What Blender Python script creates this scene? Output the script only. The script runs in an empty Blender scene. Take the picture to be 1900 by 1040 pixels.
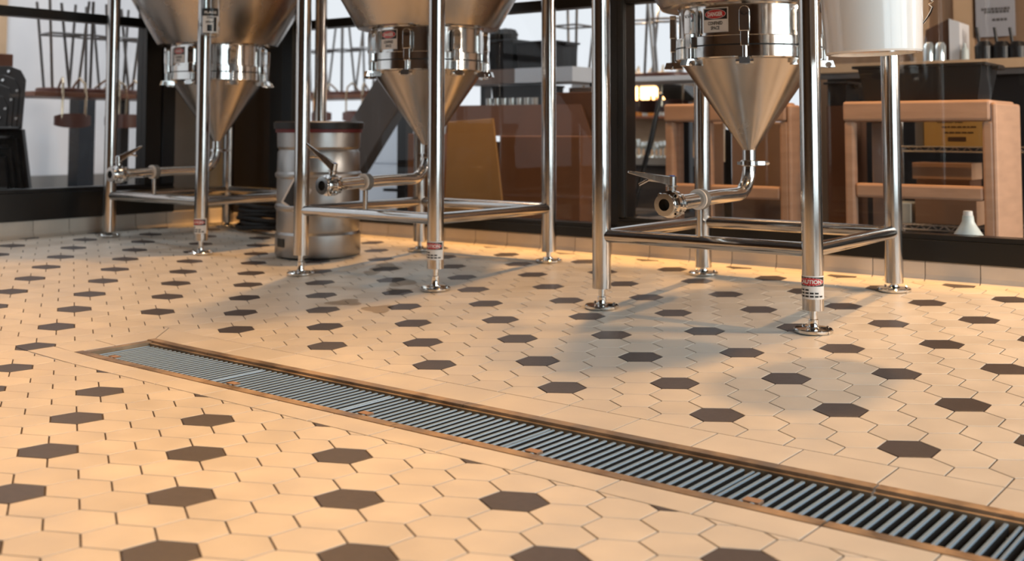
import bpy, math, random
from mathutils import Vector, Matrix
rnd = random.Random(7)
PI = math.pi
col = bpy.context.scene.collection
# ------------------------------------------------------------------ camera model / survey
CAM = Vector((5.8507857, -4.6807923, 0.7161878))
CR = Vector((0.7981661, 0.6024351, 0.0016556))
CU = Vector((0.0347386, -0.0487684, 0.9982058))
CF = Vector((-0.6014350, 0.7966766, 0.0598531))
FPX, PY0 = 2036.257, 123.2555

def ray(u, v): return CF + CR * ((u - 950) / FPX) - CU * ((v - PY0) / FPX)
def PY(u, v, Y): d = ray(u, v); return CAM + d * ((Y - CAM.y) / d.y)
def PX(u, v, X): d = ray(u, v); return CAM + d * ((X - CAM.x) / d.x)
def PZ(u, v, Z): d = ray(u, v); return CAM + d * ((Z - CAM.z) / d.z)

# tile grid <-> room.  The room: left wall is X=0, back window wall is Y=0
S = 0.12
M00, M01, M10, M11 = 0.5157135, -0.8567611, 0.8567611, 0.5157135
OX, OY = 6.0034592, 26.9857254
def g2w(x, y):
    x -= OX; y -= OY
    return ((M00 * x + M01 * y) * S, (M10 * x + M11 * y) * S)
AL = (0.5, -0.8660254); NR = (0.8660254, 0.5)
def ed2g(e, d): return (AL[0] * e + NR[0] * d, AL[1] * e + NR[1] * d)
def zg_ed(e, d):      # floor falls to the trench from every side
    k = 0.04
    st = (0.0496135 * (d - 1.0), 0.0469378 * (-4.2 - d), 0.0507221 * (1.5125 - e), 0.0)
    return k * math.log(sum(math.exp(min(s / k, 300)) for s in st)) * S
def zg(x, y): return zg_ed(x * AL[0] + y * AL[1], x * NR[0] + y * NR[1])
def w2g(X, Y):
    X /= S; Y /= S
    return (M00 * X + M10 * Y + OX, M01 * X + M11 * Y + OY)
def zf(X, Y): return zg(*w2g(X, Y))

# ------------------------------------------------------------------ mesh builder
class MB:
    def __init__(s): s.v = []; s.f = []; s.m = []
    def add(s, vs, fs, mi=0):
        n = len(s.v); s.v += [tuple(v) for v in vs]
        for f in fs: s.f.append([i + n for i in f]); s.m.append(mi)
        return s
    def box(s, x0, x1, y0, y1, z0, z1, mi=0):
        vs = [(x, y, z) for z in (z0, z1) for y in (y0, y1) for x in (x0, x1)]
        return s.add(vs, [(0, 2, 3, 1), (4, 5, 7, 6), (0, 1, 5, 4), (2, 6, 7, 3), (0, 4, 6, 2), (1, 3, 7, 5)], mi)
    def obox(s, c, ax, ay, az, mi=0):   # half-axis vectors
        c = Vector(c); ax = Vector(ax); ay = Vector(ay); az = Vector(az)
        vs = [c + ax * i + ay * j + az * k for k in (-1, 1) for j in (-1, 1) for i in (-1, 1)]
        return s.add(vs, [(0, 2, 3, 1), (4, 5, 7, 6), (0, 1, 5, 4), (2, 6, 7, 3), (0, 4, 6, 2), (1, 3, 7, 5)], mi)
    def prism(s, base, top, mi=0):
        n = len(base)
        return s.add(list(base) + list(top), [tuple(range(n))[::-1], tuple(range(n, 2 * n))] + [(i, (i + 1) % n, n + (i + 1) % n, n + i) for i in range(n)], mi)
    def path(s, pts, r, n=16, mi=0, caps=True):
        pts = [Vector(p) for p in pts]; N = len(pts)
        rs = r if isinstance(r, (list, tuple)) else [r] * N
        T = []
        for i in range(N):
            a = pts[max(i - 1, 0)]; b = pts[min(i + 1, N - 1)]; T.append((b - a).normalized())
        t = T[0]; u = t.orthogonal().normalized(); vs = []
        for i in range(N):
            u = (u - T[i] * u.dot(T[i])).normalized(); w = T[i].cross(u)
            for k in range(n):
                a = 2 * PI * k / n; vs.append(pts[i] + (u * math.cos(a) + w * math.sin(a)) * rs[i])
        fs = [(i * n + k, i * n + (k + 1) % n, (i + 1) * n + (k + 1) % n, (i + 1) * n + k) for i in range(N - 1) for k in range(n)]
        if caps: fs += [tuple(range(n))[::-1], tuple(range((N - 1) * n, N * n))]
        return s.add(vs, fs, mi)
    def tube(s, a, b, r, n=16, mi=0, r2=None): return s.path([a, b], [r, r if r2 is None else r2], n, mi)
    def lathe(s, prof, c=(0, 0, 0), n=48, mi=0, axis=None, caps=True):
        c = Vector(c)
        if axis is None: A, U, W = Vector((0, 0, 1)), Vector((1, 0, 0)), Vector((0, 1, 0))
        else:
            A = Vector(axis).normalized(); U = A.orthogonal().normalized(); W = A.cross(U)
        vs = [c + A * z + (U * math.cos(2 * PI * k / n) + W * math.sin(2 * PI * k / n)) * r for r, z in prof for k in range(n)]
        P = len(prof)
        fs = [(i * n + k, i * n + (k + 1) % n, (i + 1) * n + (k + 1) % n, (i + 1) * n + k) for i in range(P - 1) for k in range(n)]
        if caps: fs += [tuple(range(n))[::-1], tuple(range((P - 1) * n, P * n))]
        return s.add(vs, fs, mi)
    def torus(s, c, axis, R, r, n=40, m=10, mi=0):
        A = Vector(axis).normalized(); U = A.orthogonal().normalized(); W = A.cross(U); c = Vector(c)
        vs = []
        for i in range(n):
            a = 2 * PI * i / n; d = U * math.cos(a) + W * math.sin(a)
            for k in range(m):
                b = 2 * PI * k / m; vs.append(c + d * (R + r * math.cos(b)) + A * r * math.sin(b))
        fs = [(i * m + k, ((i + 1) % n) * m + k, ((i + 1) % n) * m + (k + 1) % m, i * m + (k + 1) % m) for i in range(n) for k in range(m)]
        return s.add(vs, fs, mi)
    def build(s, name, mats, parent=None, smooth=False, bevel=0, at=None, fix=True):
        me = bpy.data.meshes.new(name)
        org = Vector((0, 0, 0))
        if parent is not None: org = ROOT[parent]
        elif at is not None: org = Vector(at)
        me.from_pydata([tuple(Vector(v) - org) for v in s.v], [], s.f)
        if not isinstance(mats, (list, tuple)): mats = [mats]
        for m in mats: me.materials.append(m)
        me.polygons.foreach_set('material_index', s.m)
        if fix:
            import bmesh
            bm = bmesh.new(); bm.from_mesh(me); bmesh.ops.recalc_face_normals(bm, faces=bm.faces); bm.to_mesh(me); bm.free()
        if smooth:
            me.polygons.foreach_set('use_smooth', [True] * len(me.polygons)); me.set_sharp_from_angle(angle=math.radians(28))
        me.update()
        o = bpy.data.objects.new(name, me); col.objects.link(o)
        if parent is not None: o.parent = parent; ROOT[o] = org
        else: o.location = org; ROOT[o] = org
        if bevel:
            b = o.modifiers.new('bevel', 'BEVEL'); b.width = bevel; b.segments = 2; b.limit_method = 'ANGLE'
        return o
ROOT = {}
def tag(o, label=None, cat=None, group=None, kind=None):
    if label: o['label'] = label
    if cat: o['category'] = cat
    if group: o['group'] = group
    if kind: o['kind'] = kind
    return o
def thing(name, loc, label, cat, group=None):
    o = bpy.data.objects.new(name, None); col.objects.link(o); o.location = loc; o.empty_display_size = 0.05
    ROOT[o] = Vector(loc); return tag(o, label, cat, group)
def copy_tree(o, parent=None):
    c = o.copy(); col.objects.link(c)
    if parent is not None: c.parent = parent
    ROOT[c] = ROOT[o]
    for ch in list(o.children): copy_tree(ch, c)
    return c

# ------------------------------------------------------------------ materials
def mat(name, base=(.5, .5, .5), rough=.5, metal=0.0, noise=0.0, nscale=20, nstretch=(1, 1, 1), bump=0.0, bscale=80, spec=.5, rnoise=0.0,
        coat=0, attr=None, attr_amt=0.0, tint=None, aniso=0, alpha=None, trans=0):
    m = bpy.data.materials.new(name); m.use_nodes = True
    nt = m.node_tree; b = nt.nodes['Principled BSDF']; L = nt.links
    b.inputs['Base Color'].default_value = (*base, 1); b.inputs['Roughness'].default_value = rough
    b.inputs['Metallic'].default_value = metal; b.inputs['Specular IOR Level'].default_value = spec
    b.inputs['Coat Weight'].default_value = coat; b.inputs['Transmission Weight'].default_value = trans
    if aniso: b.inputs['Anisotropic'].default_value = aniso
    tc = nt.nodes.new('ShaderNodeTexCoord'); mp = nt.nodes.new('ShaderNodeMapping'); mp.inputs['Scale'].default_value = nstretch
    L.new(tc.outputs['Object'], mp.inputs['Vector'])
    if noise or rnoise:
        n = nt.nodes.new('ShaderNodeTexNoise'); n.inputs['Scale'].default_value = nscale; n.inputs['Detail'].default_value = 5
        L.new(mp.outputs[0], n.inputs['Vector'])
    if noise or attr:
        out = None
        if noise:
            r = nt.nodes.new('ShaderNodeMapRange'); r.inputs[1].default_value = .3; r.inputs[2].default_value = .7
            r.inputs[3].default_value = 1 - noise; r.inputs[4].default_value = 1 + noise * .6
            L.new(n.outputs['Fac'], r.inputs[0]); out = r.outputs[0]
        if attr:
            a = nt.nodes.new('ShaderNodeAttribute'); a.attribute_name = attr
            r2 = nt.nodes.new('ShaderNodeMapRange'); r2.inputs[3].default_value = 1 - attr_amt; r2.inputs[4].default_value = 1 + attr_amt
            L.new(a.outputs['Fac'], r2.inputs[0])
            if out is not None:
                mu = nt.nodes.new('ShaderNodeMath'); mu.operation = 'MULTIPLY'; L.new(out, mu.inputs[0]); L.new(r2.outputs[0], mu.inputs[1]); out = mu.outputs[0]
            else: out = r2.outputs[0]
        vm = nt.nodes.new('ShaderNodeVectorMath'); vm.operation = 'SCALE'; vm.inputs[0].default_value = base
        L.new(out, vm.inputs['Scale']); last = vm.outputs[0]
        if tint:      # slow mottling towards a second colour (stains)
            n2 = nt.nodes.new('ShaderNodeTexNoise'); n2.inputs['Scale'].default_value = tint[1]; n2.inputs['Detail'].default_value = 4
            L.new(tc.outputs['Object'], n2.inputs['Vector'])
            r3 = nt.nodes.new('ShaderNodeMapRange'); r3.inputs[1].default_value = .5; r3.inputs[2].default_value = .75; r3.inputs[4].default_value = tint[2]
            L.new(n2.outputs['Fac'], r3.inputs[0])
            mx = nt.nodes.new('ShaderNodeMix'); mx.data_type = 'RGBA'; L.new(r3.outputs[0], mx.inputs[0]); L.new(last, mx.inputs[6]); mx.inputs[7].default_value = (*tint[0], 1)
            last = mx.outputs[2]
        L.new(last, b.inputs['Base Color'])
    if rnoise:
        r = nt.nodes.new('ShaderNodeMapRange'); r.inputs[1].default_value = .3; r.inputs[2].default_value = .7
        r.inputs[3].default_value = max(.02, rough - rnoise); r.inputs[4].default_value = rough + rnoise
        L.new(n.outputs['Fac'], r.inputs[0]); L.new(r.outputs[0], b.inputs['Roughness'])
    if bump:
        nb = nt.nodes.new('ShaderNodeTexNoise'); nb.inputs['Scale'].default_value = bscale; nb.inputs['Detail'].default_value = 3
        L.new(mp.outputs[0], nb.inputs['Vector']); bp = nt.nodes.new('ShaderNodeBump'); bp.inputs['Strength'].default_value = bump; bp.inputs['Distance'].default_value = .002
        L.new(nb.outputs['Fac'], bp.inputs['Height']); L.new(bp.outputs[0], b.inputs['Normal'])
    return m
def emit(name, c, s):
    m = bpy.data.materials.new(name); m.use_nodes = True; nt = m.node_tree; nt.nodes.clear()
    e = nt.nodes.new('ShaderNodeEmission'); e.inputs[0].default_value = (*c, 1); e.inputs[1].default_value = s
    o = nt.nodes.new('ShaderNodeOutputMaterial'); nt.links.new(e.outputs[0], o.inputs[0]); return m
def thin_glass(name, ior=1.45, tint=(1, 1, 1), rough=.0, extra=0.0):
    m = bpy.data.materials.new(name); m.use_nodes = True; nt = m.node_tree; nt.nodes.clear(); L = nt.links
    t = nt.nodes.new('ShaderNodeBsdfTransparent'); t.inputs[0].default_value = (*tint, 1)
    g = nt.nodes.new('ShaderNodeBsdfGlossy'); g.inputs['Roughness'].default_value = rough
    fr = nt.nodes.new('ShaderNodeFresnel'); fr.inputs[0].default_value = ior
    mx = nt.nodes.new('ShaderNodeMixShader'); o = nt.nodes.new('ShaderNodeOutputMaterial')
    ad = nt.nodes.new('ShaderNodeMath'); ad.operation = 'ADD'; ad.inputs[1].default_value = extra
    ge = nt.nodes.new('ShaderNodeNewGeometry'); inv = nt.nodes.new('ShaderNodeMath'); inv.operation = 'SUBTRACT'; inv.inputs[0].default_value = 1
    mu = nt.nodes.new('ShaderNodeMath'); mu.operation = 'MULTIPLY'; L.new(ge.outputs['Backfacing'], inv.inputs[1])
    L.new(fr.outputs[0], ad.inputs[0]); L.new(ad.outputs[0], mu.inputs[0]); L.new(inv.outputs[0], mu.inputs[1]); L.new(mu.outputs[0], mx.inputs[0]); L.new(t.outputs[0], mx.inputs[1]); L.new(g.outputs[0], mx.inputs[2]); L.new(mx.outputs[0], o.inputs[0])
    return m

TILE_W = mat('tile_cream', (.72, .66, .575), .42, noise=.07, nscale=9, bump=.12, bscale=220, attr='tone', attr_amt=.05, rnoise=.08)
TILE_D = mat('tile_charcoal', (.075, .062, .062), .42, noise=.15, nscale=60, bump=.2, bscale=400, attr='tone', attr_amt=.12)
GROUT = mat('grout', (.085, .062, .046), .85, noise=.3, nscale=30)
BASE_T = mat('tile_base', (.68, .61, .53), .38, noise=.08, nscale=7, attr='tone', attr_amt=.06)
STEEL = mat('steel_brushed', (.54, .52, .50), .15, 1, rnoise=.04, nscale=14, nstretch=(6, 6, .4), bump=.02, bscale=60)
STEEL_C = mat('steel_cone', (.52, .485, .455), .24, 1, rnoise=.06, nscale=5, bump=.02, bscale=25, noise=.08)
CHROME = mat('chrome', (.72, .72, .71), .09, 1)
STEEL_D = mat('steel_drain_sky_tint', (.27, .39, .52), .36, .25, spec=.7)  # blue stands for reflected sky, put into the base colour
STEEL_DS = mat('steel_drain_sides', (.02, .018, .017), .7)  # near-black on the slat sides and undersides
STEEL_F = mat('steel_stained', (.42, .31, .21), .45, .55, noise=.4, nscale=10, rnoise=.15, tint=((.14, .075, .04), 16, .7))
TROUGH = mat('trough_dark', (.03, .026, .024), .6)
KEG = mat('keg_steel', (.43, .42, .41), .36, 1, noise=.15, nscale=6, rnoise=.08, bump=.1, bscale=30)
BLK = mat('black_frame', (.006, .007, .008), .32)
BLUEBLK = mat('black_blue_frame', (.010, .016, .024), .35)
BLKP = mat('black_plastic', (.006, .0065, .008), .42)
RUB = mat('rubber', (.015, .015, .015), .6)
REDP = mat('red_band', (.14, .008, .010), .5)
WHT = mat('label_white', (.80, .78, .75), .35)
RED = mat('label_red', (.55, .03, .035), .35)
BLT = mat('label_black', (.012, .012, .012), .4)
GASK = mat('gasket_black', (.012, .012, .012), .5)
WGASK = mat('gasket_white', (.78, .70, .62), .45)
BLUE = mat('blue_cap', (.05, .09, .35), .4)
PLAST = mat('white_plastic', (.80, .79, .77), .16, coat=.4)
WOODP = mat('rack_wood', (.50, .315, .215), .5, noise=.12, nscale=5, nstretch=(1, 1, 6))
PANEL = mat('rack_panel', (.22, .16, .135), .5, noise=.15, nscale=4)
CARD = mat('cardboard', (.19, .09, .046), .75, noise=.1, nscale=6)
CARDD = mat('cardboard_dark', (.09, .038, .018), .75, noise=.1, nscale=6)
CARDY = mat('cardboard_yellow', (.25, .145, .045), .7, noise=.08, nscale=5)
KRAFT = mat('kraft_box', (.36, .22, .14), .7)
TAN = mat('counter_edge', (.60, .40, .24), .5, noise=.1, nscale=5)
DKW = mat('dark_brown_wall', (.035, .025, .020), .6, noise=.15, nscale=4)
BRW = mat('brown_wall', (.30, .185, .11), .6, noise=.2, nscale=3, nstretch=(4, 4, .3))
GREYP = mat('grey_panel', (.085, .080, .080), .5, noise=.1, nscale=4)
GREYM = mat('grey_metal_panel', (.32, .33, .34), .35, .6, noise=.1, nscale=3)
WALLW = mat('white_wall', (.78, .78, .80), .7, noise=.05, nscale=3)
CABW = mat('white_cabinet', (.70, .76, .84), .5)
SEATB = mat('stool_seat', (.11, .040, .028), .4)
TABW = mat('table_wood', (.20, .075, .04), .4, noise=.15, nscale=8)
RODM = mat('stool_rod', (.16, .15, .145), .3, .9)
CHAIRM = mat('black_chair_metal', (.03, .026, .024), .38, .5)
LABELG = mat('paper_sign', (.36, .36, .39), .6)
BOXY = mat('yellow_box', (.42, .27, .085), .6)
INK = mat('box_ink', (.05, .022, .008), .7)
BOTW = mat('bottle_white', (.62, .68, .66), .4)
WIRE = mat('wire_chrome', (.55, .55, .55), .25, 1)
GLASS = thin_glass('window_glass', 1.38)
CLEAR = thin_glass('clear_plastic', 1.5, (.93, .95, .95), .05, .12)
LAMPW = emit('warm_glow', (1, .52, .2), 8)
BULB = emit('warm_bulb', (1, .6, .3), 12)
AMBER = mat('amber_glass', (.5, .22, .05), .1, spec=.8)
GLS = mat('glassware', (.75, .80, .80), .12, .7)
COUNTERG = mat('grey_counter', (.25, .24, .23), .5)
CEIL = mat('ceiling_paint', (.12, .12, .13), .8)
WALLF = mat('wall_front_paint', (.075, .042, .024), .6)

# ------------------------------------------------------------------ floor
tiles = MB(); tone = []
def clip(poly, a, b, c):      # keep a*x+b*y<=c
    out = []
    for i in range(len(poly)):
        p = poly[i]; q = poly[(i + 1) % len(poly)]
        sp = a * p[0] + b * p[1] - c; sq = a * q[0] + b * q[1] - c
        if sp <= 0: out.append(p)
        if (sp < 0 < sq) or (sq < 0 < sp):
            t = sp / (sp - sq); out.append((p[0] + (q[0] - p[0]) * t, p[1] + (q[1] - p[1]) * t))
    return out
def inset(poly, w):
    n = len(poly); out = []
    # signed area
    A = sum(poly[i][0] * poly[(i + 1) % n][1] - poly[(i + 1) % n][0] * poly[i][1] for i in range(n)) / 2
    sg = 1 if A > 0 else -1
    res = poly
    for i in range(n):
        p = poly[i]; q = poly[(i + 1) % n]; dx, dy = q[0] - p[0], q[1] - p[1]; l = math.hypot(dx, dy)
        if l < 1e-6: continue
        nx, ny = dy / l * sg, -dx / l * sg   # outward
        res = clip(res, nx, ny, nx * p[0] + ny * p[1] - w)
        if len(res) < 3: return []
    # drop tiny edges
    o2 = []
    for p in res:
        if not o2 or math.hypot(p[0] - o2[-1][0], p[1] - o2[-1][1]) > 1e-4: o2.append(p)
    if len(o2) > 2 and math.hypot(o2[0][0] - o2[-1][0], o2[0][1] - o2[-1][1]) < 1e-4: o2.pop()
    return o2 if len(o2) > 2 else []
GH = 0.0155; CH = 0.010
def put_tile(poly, mi):        # poly in grid units
    t = rnd.random()
    if len(poly) < 3: return
    # grout bed
    vs = [(*g2w(*p), zg(*p) - .0022) for p in poly]
    tiles.add(vs, [tuple(range(len(vs)))], 2); tone.append(.5)
    a = inset(poly, GH)
    if len(a) < 3: return
    b = inset(a, CH)
    n = len(a)
    if len(b) == n:
        va = [(*g2w(*p), zg(*p) - .0024) for p in a]; vm = [(*g2w(*p), zg(*p) - .0007) for p in a]; vb = [(*g2w(*p), zg(*p)) for p in b]
        fs = [(i, (i + 1) % n, n + (i + 1) % n, n + i) for i in range(n)] + [(n + i, n + (i + 1) % n, 2 * n + (i + 1) % n, 2 * n + i) for i in range(n)] + [tuple(range(2 * n, 3 * n))]
        tiles.add(va + vm + vb, fs, mi); tone.extend([t] * len(fs))
    else:
        va = [(*g2w(*p), zg(*p) - .0024) for p in a]; vb = [(*g2w(*p), zg(*p)) for p in a]
        fs = [(i, (i + 1) % n, n + (i + 1) % n, n + i) for i in range(n)] + [tuple(range(n, 2 * n))]
        tiles.add(va + vb, fs, mi); tone.extend([t] * len(fs))
DN, DF, E0 = -3.87, 0.577, 0.28
FN, FF, FE = -3.08, -0.58, 1.30      # outer edges of the trench frame
XM, YM = 7.4, -6.3
def room_clip(p):
    # X>=0 , Y<=0 , X<=XM , Y>=YM in room coordinates
    for (a, b, c) in ((-1, 0, 0), (0, 1, -.004), (1, 0, XM), (0, -1, -YM)):
        # a*X+b*Y<=c ; X=(M00*(x-OX)+M01*(y-OY))*S
        ga = (a * M00 + b * M10) * S; gb = (a * M01 + b * M11) * S; gc = c + (ga * OX + gb * OY)
        p = clip(p, ga, gb, gc)
        if len(p) < 3: return []
    return p
dark = set()
for c in range(-30, 40):
    for r in range(-40, 40):
        dark.add((round((2.5 * c - .5 * r) * 2), round(-c - 3 * r)))
HX = [(math.cos(PI / 6 + k * PI / 3) / math.sqrt(3), math.sin(PI / 6 + k * PI / 3) / math.sqrt(3)) for k in range(6)]
for j in range(-75, 60):
    for i in range(-60, 90):
        x = i + (.5 if j % 2 else 0); y = j * .8660254
        X, Y = g2w(x, y)
        if X < -.1 or X > XM + .1 or Y > .1 or Y < YM - .1: continue
        hexp = [(x + a, y + b) for a, b in HX]
        mi = 1 if (round(x * 2), j) in dark else 0
        e = x * AL[0] + y * AL[1]; d = x * NR[0] + y * NR[1]
        if mi and d > -1 and d < .7 and e > E0 - .7: mi = 0
        pieces = []
        if e < E0 - .6 or d < DN - .6 or d > DF + .6: pieces = [hexp]
        else:
            if d < DN + .6: pieces.append(clip(hexp, NR[0], NR[1], DN))
            if d > DF - .6: pieces.append(clip(hexp, -NR[0], -NR[1], -DF))
            if e < E0 + .6:
                q = clip(hexp, AL[0], AL[1], E0)
                if len(q) > 2 and d < DN + .6: q = clip(q, -NR[0], -NR[1], -DN)
                if len(q) > 2 and d > DF - .6: q = clip(q, NR[0], NR[1], DF)
                pieces.append(q)
        for p in pieces:
            if len(p) < 3: continue
            p = room_clip(p)
            if len(p) >= 3: put_tile(p, mi)
def edt(pts):
    p = room_clip([ed2g(e, d) for e, d in pts])
    if len(p) >= 3: put_tile(p, 0)
EMAX = 40
js = [2.52 + 1.79 * k for k in range(22)]
edt([(E0, DF), (FE, FF), (js[0], FF), (js[0], DF)])
for k in range(21): edt([(js[k], DF), (js[k], FF), (js[k + 1], FF), (js[k + 1], DF)])
jn = [2.57 + 1.79 * k for k in range(22)]
edt([(E0, DN), (E0, FN), (jn[0], FN), (jn[0], DN)])
for k in range(21): edt([(jn[k], DN), (jn[k], FN), (jn[k + 1], FN), (jn[k + 1], DN)])
edt([(E0, FN), (E0, -1.85), (FE, -1.85), (FE, FN)])
edt([(E0, -1.85), (E0, DF), (FE, FF), (FE, -1.85)])
floor = tiles.build('floor', [TILE_W, TILE_D, GROUT], fix=False)
a = floor.data.attributes.new('tone', 'FLOAT', 'FACE'); a.data.foreach_set('value', tone)
tag(floor, kind='structure')
# slab under the whole room and under the neighbouring room
fb = MB(); fb.box(-7, 8.2, -8.2, YM, -.30, -.02); fb.box(XM, 8.2, YM, 0, -.30, -.02); fb.box(-7, 12, .08, 9, -.2, .10); fb.box(-7, -.08, YM, .08, -.2, .125)
tag(fb.build('floor', mat('concrete', (.22, .19, .165), .6, noise=.1, nscale=3)), kind='structure')

# ------------------------------------------------------------------ trench drain
def edw(e, d, z=0.0): return Vector((*g2w(*ed2g(e, d)), z))
def zz(e, d=-1.83): return zg_ed(e, d)
ET = 27.5
LIN, LFI = FN + .25, FF - .25      # inner lips
EI = FE + .22
dr = thing('trench_drain', edw(14, -1.83, -.02), 'long steel-edged trench drain sunk diagonally across the tiled floor', 'floor drain')
def strip(m, e0, e1, prof, mi=0, step=1.0):      # extrude (d,z) profile along e
    n = max(1, int((e1 - e0) / step)); k = len(prof); vs = []
    for i in range(n + 1):
        e = e0 + (e1 - e0) * i / n
        vs += [edw(e, d, zz(e, d) * 1.0 + z) for d, z in prof]
    fs = [(i * k + j, i * k + (j + 1) % k, (i + 1) * k + (j + 1) % k, (i + 1) * k + j) for i in range(n) for j in range(k)]
    fs += [tuple(range(k))[::-1], tuple(range(n * k, n * k + k))]
    m.add(vs, fs, mi)
segs = [(FE, 4.05), (4.07, 13.15), (13.17, 22.25), (22.29, ET)]
for (a0, a1) in segs:
    for far in (0, 1):
        m = MB()
        if far: prof = [(FF + .0, .0012), (LFI, .0012), (LFI, -.0055), (LFI - .10, -.0055), (LFI - .10, -.045), (LFI - .07, -.045), (LFI - .07, -.02), (FF, -.004)]
        else: prof = [(FN, .0012), (LIN, .0012), (LIN, -.011), (LIN + .055, -.011), (LIN + .055, -.045), (LIN + .02, -.045), (LIN + .02, -.02), (FN, -.004)]
        strip(m, a0, a1, prof)
        o = m.build('drain_frame', STEEL_F, dr)
m = MB()   # end piece
vs = [edw(FE, FN, .0016), edw(FE, FF, .0016), edw(EI, FF, .0016), edw(EI, FN, .0016)]
m.prism([edw(FE, FN + .02, -.010), edw(EI, FN + .02, -.010), edw(EI, FF - .02, -.010), edw(FE, FF - .02, -.010)], [edw(FE, FN + .02, .0022), edw(EI, FN + .02, .0022), edw(EI, FF - .02, .0022), edw(FE, FF - .02, .0022)])
m.build('drain_end_plate', STEEL_F, dr)
m = MB()
for (da, db, za, zb) in ((LIN + .02, LIN + .06, -.17, -.046), (LFI - .09, LFI - .05, -.17, -.046), (LIN + .02, LFI - .02, -.18, -.17)):
    m.prism([edw(EI, da, za), edw(ET, da, za), edw(ET, db, za), edw(EI, db, za)], [edw(EI, da, zb), edw(ET, da, zb), edw(ET, db, zb), edw(EI, db, zb)])
m.prism([edw(EI - .1, LIN, -.18), edw(EI, LIN, -.18), edw(EI, LFI, -.18), edw(EI - .1, LFI, -.18)], [edw(EI - .1, LIN, -.011), edw(EI, LIN, -.011), edw(EI, LFI, -.011), edw(EI - .1, LFI, -.011)])
m.build('drain_channel', TROUGH, dr)
starts = [1.56, 6.62, 11.15, 15.68, 20.20, 24.66]; ends = [6.60, 11.13, 15.66, 20.18, 24.64, 27.4]
wheres = ['at the far left end of the trench', 'second from the far left end of the trench', 'in the middle of the trench, nearest the keg side', 'third from the near right corner of the photo', 'second from the near right corner of the photo', 'cut by the right edge of the photo']
for gi, (a0, a1) in enumerate(zip(starts, ends)):
    root = thing('drain_grate', edw((a0 + a1) / 2, -1.83, -.03), 'section of steel slatted drain grate ' + wheres[gi], 'drain grate', 'slatted grate sections lying in the trench drain')
    m = MB(); n = max(2, round((a1 - a0 - .1) / .2085)); 
    D0, D1 = LIN + .03, LFI - .14
    for i in range(n + 1):
        e = a0 + .045 + (a1 - a0 - .09) * i / n; w = .038 if 0 < i < n else .028
        za = -.0085; b = .014
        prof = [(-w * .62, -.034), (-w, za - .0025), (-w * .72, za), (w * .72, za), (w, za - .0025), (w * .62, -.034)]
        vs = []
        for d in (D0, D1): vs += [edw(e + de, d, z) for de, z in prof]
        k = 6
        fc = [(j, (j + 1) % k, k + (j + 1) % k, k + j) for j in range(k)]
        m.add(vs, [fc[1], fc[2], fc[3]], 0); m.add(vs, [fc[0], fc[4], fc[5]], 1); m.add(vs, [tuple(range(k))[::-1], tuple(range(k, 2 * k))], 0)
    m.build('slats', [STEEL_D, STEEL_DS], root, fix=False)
    for d in (D0 + .12, D1 - .12):
        m = MB(); m.prism([edw(a0 + .02, d - .02, -.05), edw(a1 - .02, d - .02, -.05), edw(a1 - .02, d + .02, -.05), edw(a0 + .02, d + .02, -.05)],
                [edw(a0 + .02, d - .02, -.030), edw(a1 - .02, d - .02, -.030), edw(a1 - .02, d + .02, -.030), edw(a0 + .02, d + .02, -.030)])
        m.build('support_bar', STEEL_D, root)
    if gi < 5:
        m = MB(); ec = a0 + .62; dc = -2.42
        m.prism([edw(ec - .15, dc - .1, -.018), edw(ec + .15, dc - .1, -.018), edw(ec + .15, dc + .1, -.018), edw(ec - .15, dc + .1, -.018)],
                [edw(ec - .15, dc - .1, -.0075), edw(ec + .15, dc - .1, -.0075), edw(ec + .15, dc + .1, -.0075), edw(ec - .15, dc + .1, -.0075)])
        tag(m.build('locking_clip', KRAFT, root), 'small tan square clip between the slats')

# ------------------------------------------------------------------ room shell
def struct(name, m, mats, **k): return tag(m.build(name, mats, **k), kind='structure')
def base_run(name, joints, fixed, axis, zb, zt):
    m = MB(); tn = []
    for a0, a1 in zip(joints[:-1], joints[1:]):
        g = .0018; p0, p1 = a0 + g, a1 - g
        prof = [(.0, zb - .01), (.036, zb - .01), (.036, zb + .002), (.026, zb + .006), (.017, zb + .016), (.013, zb + .032), (.012, zt - .006), (.009, zt - .001), (.0, zt)]
        k = len(prof)
        def pt(s, o, z): return (s, -o, z) if axis == 'x' else (o, s, z)
        vs = [pt(p0, o, z) for o, z in prof] + [pt(p1, o, z) for o, z in prof]
        fs = [(j, (j + 1) % k, k + (j + 1) % k, k + j) for j in range(k)] + [tuple(range(k))[::-1], tuple(range(k, 2 * k))]
        m.add(vs, fs, 0); tn += [rnd.random()] * len(fs)
    a0, a1 = joints[0], joints[-1]
    if axis == 'x': m.box(a0, a1, -.0085, .02, zb - .02, zt - .002, 1)
    else: m.box(-.02, .0085, a0, a1, zb - .02, zt - .002, 1)
    tn += [.5] * 6
    o = struct(name, m, [BASE_T, GROUT]); at = o.data.attributes.new('tone', 'FLOAT', 'FACE'); at.data.foreach_set('value', tn)
base_run('baseboard_back', [.04 + (2.729 - .04 - 12 * .2165) * 1 * (k > 0) + .2165 * max(0, k - 0) * 1 - (0 if k else 0) for k in range(33)], 0, 'x', .104, .190)
base_run('baseboard_left', [-1.373 + .2175 * k for k in range(-22, 7)], 0, 'y', .131, .222)
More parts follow.
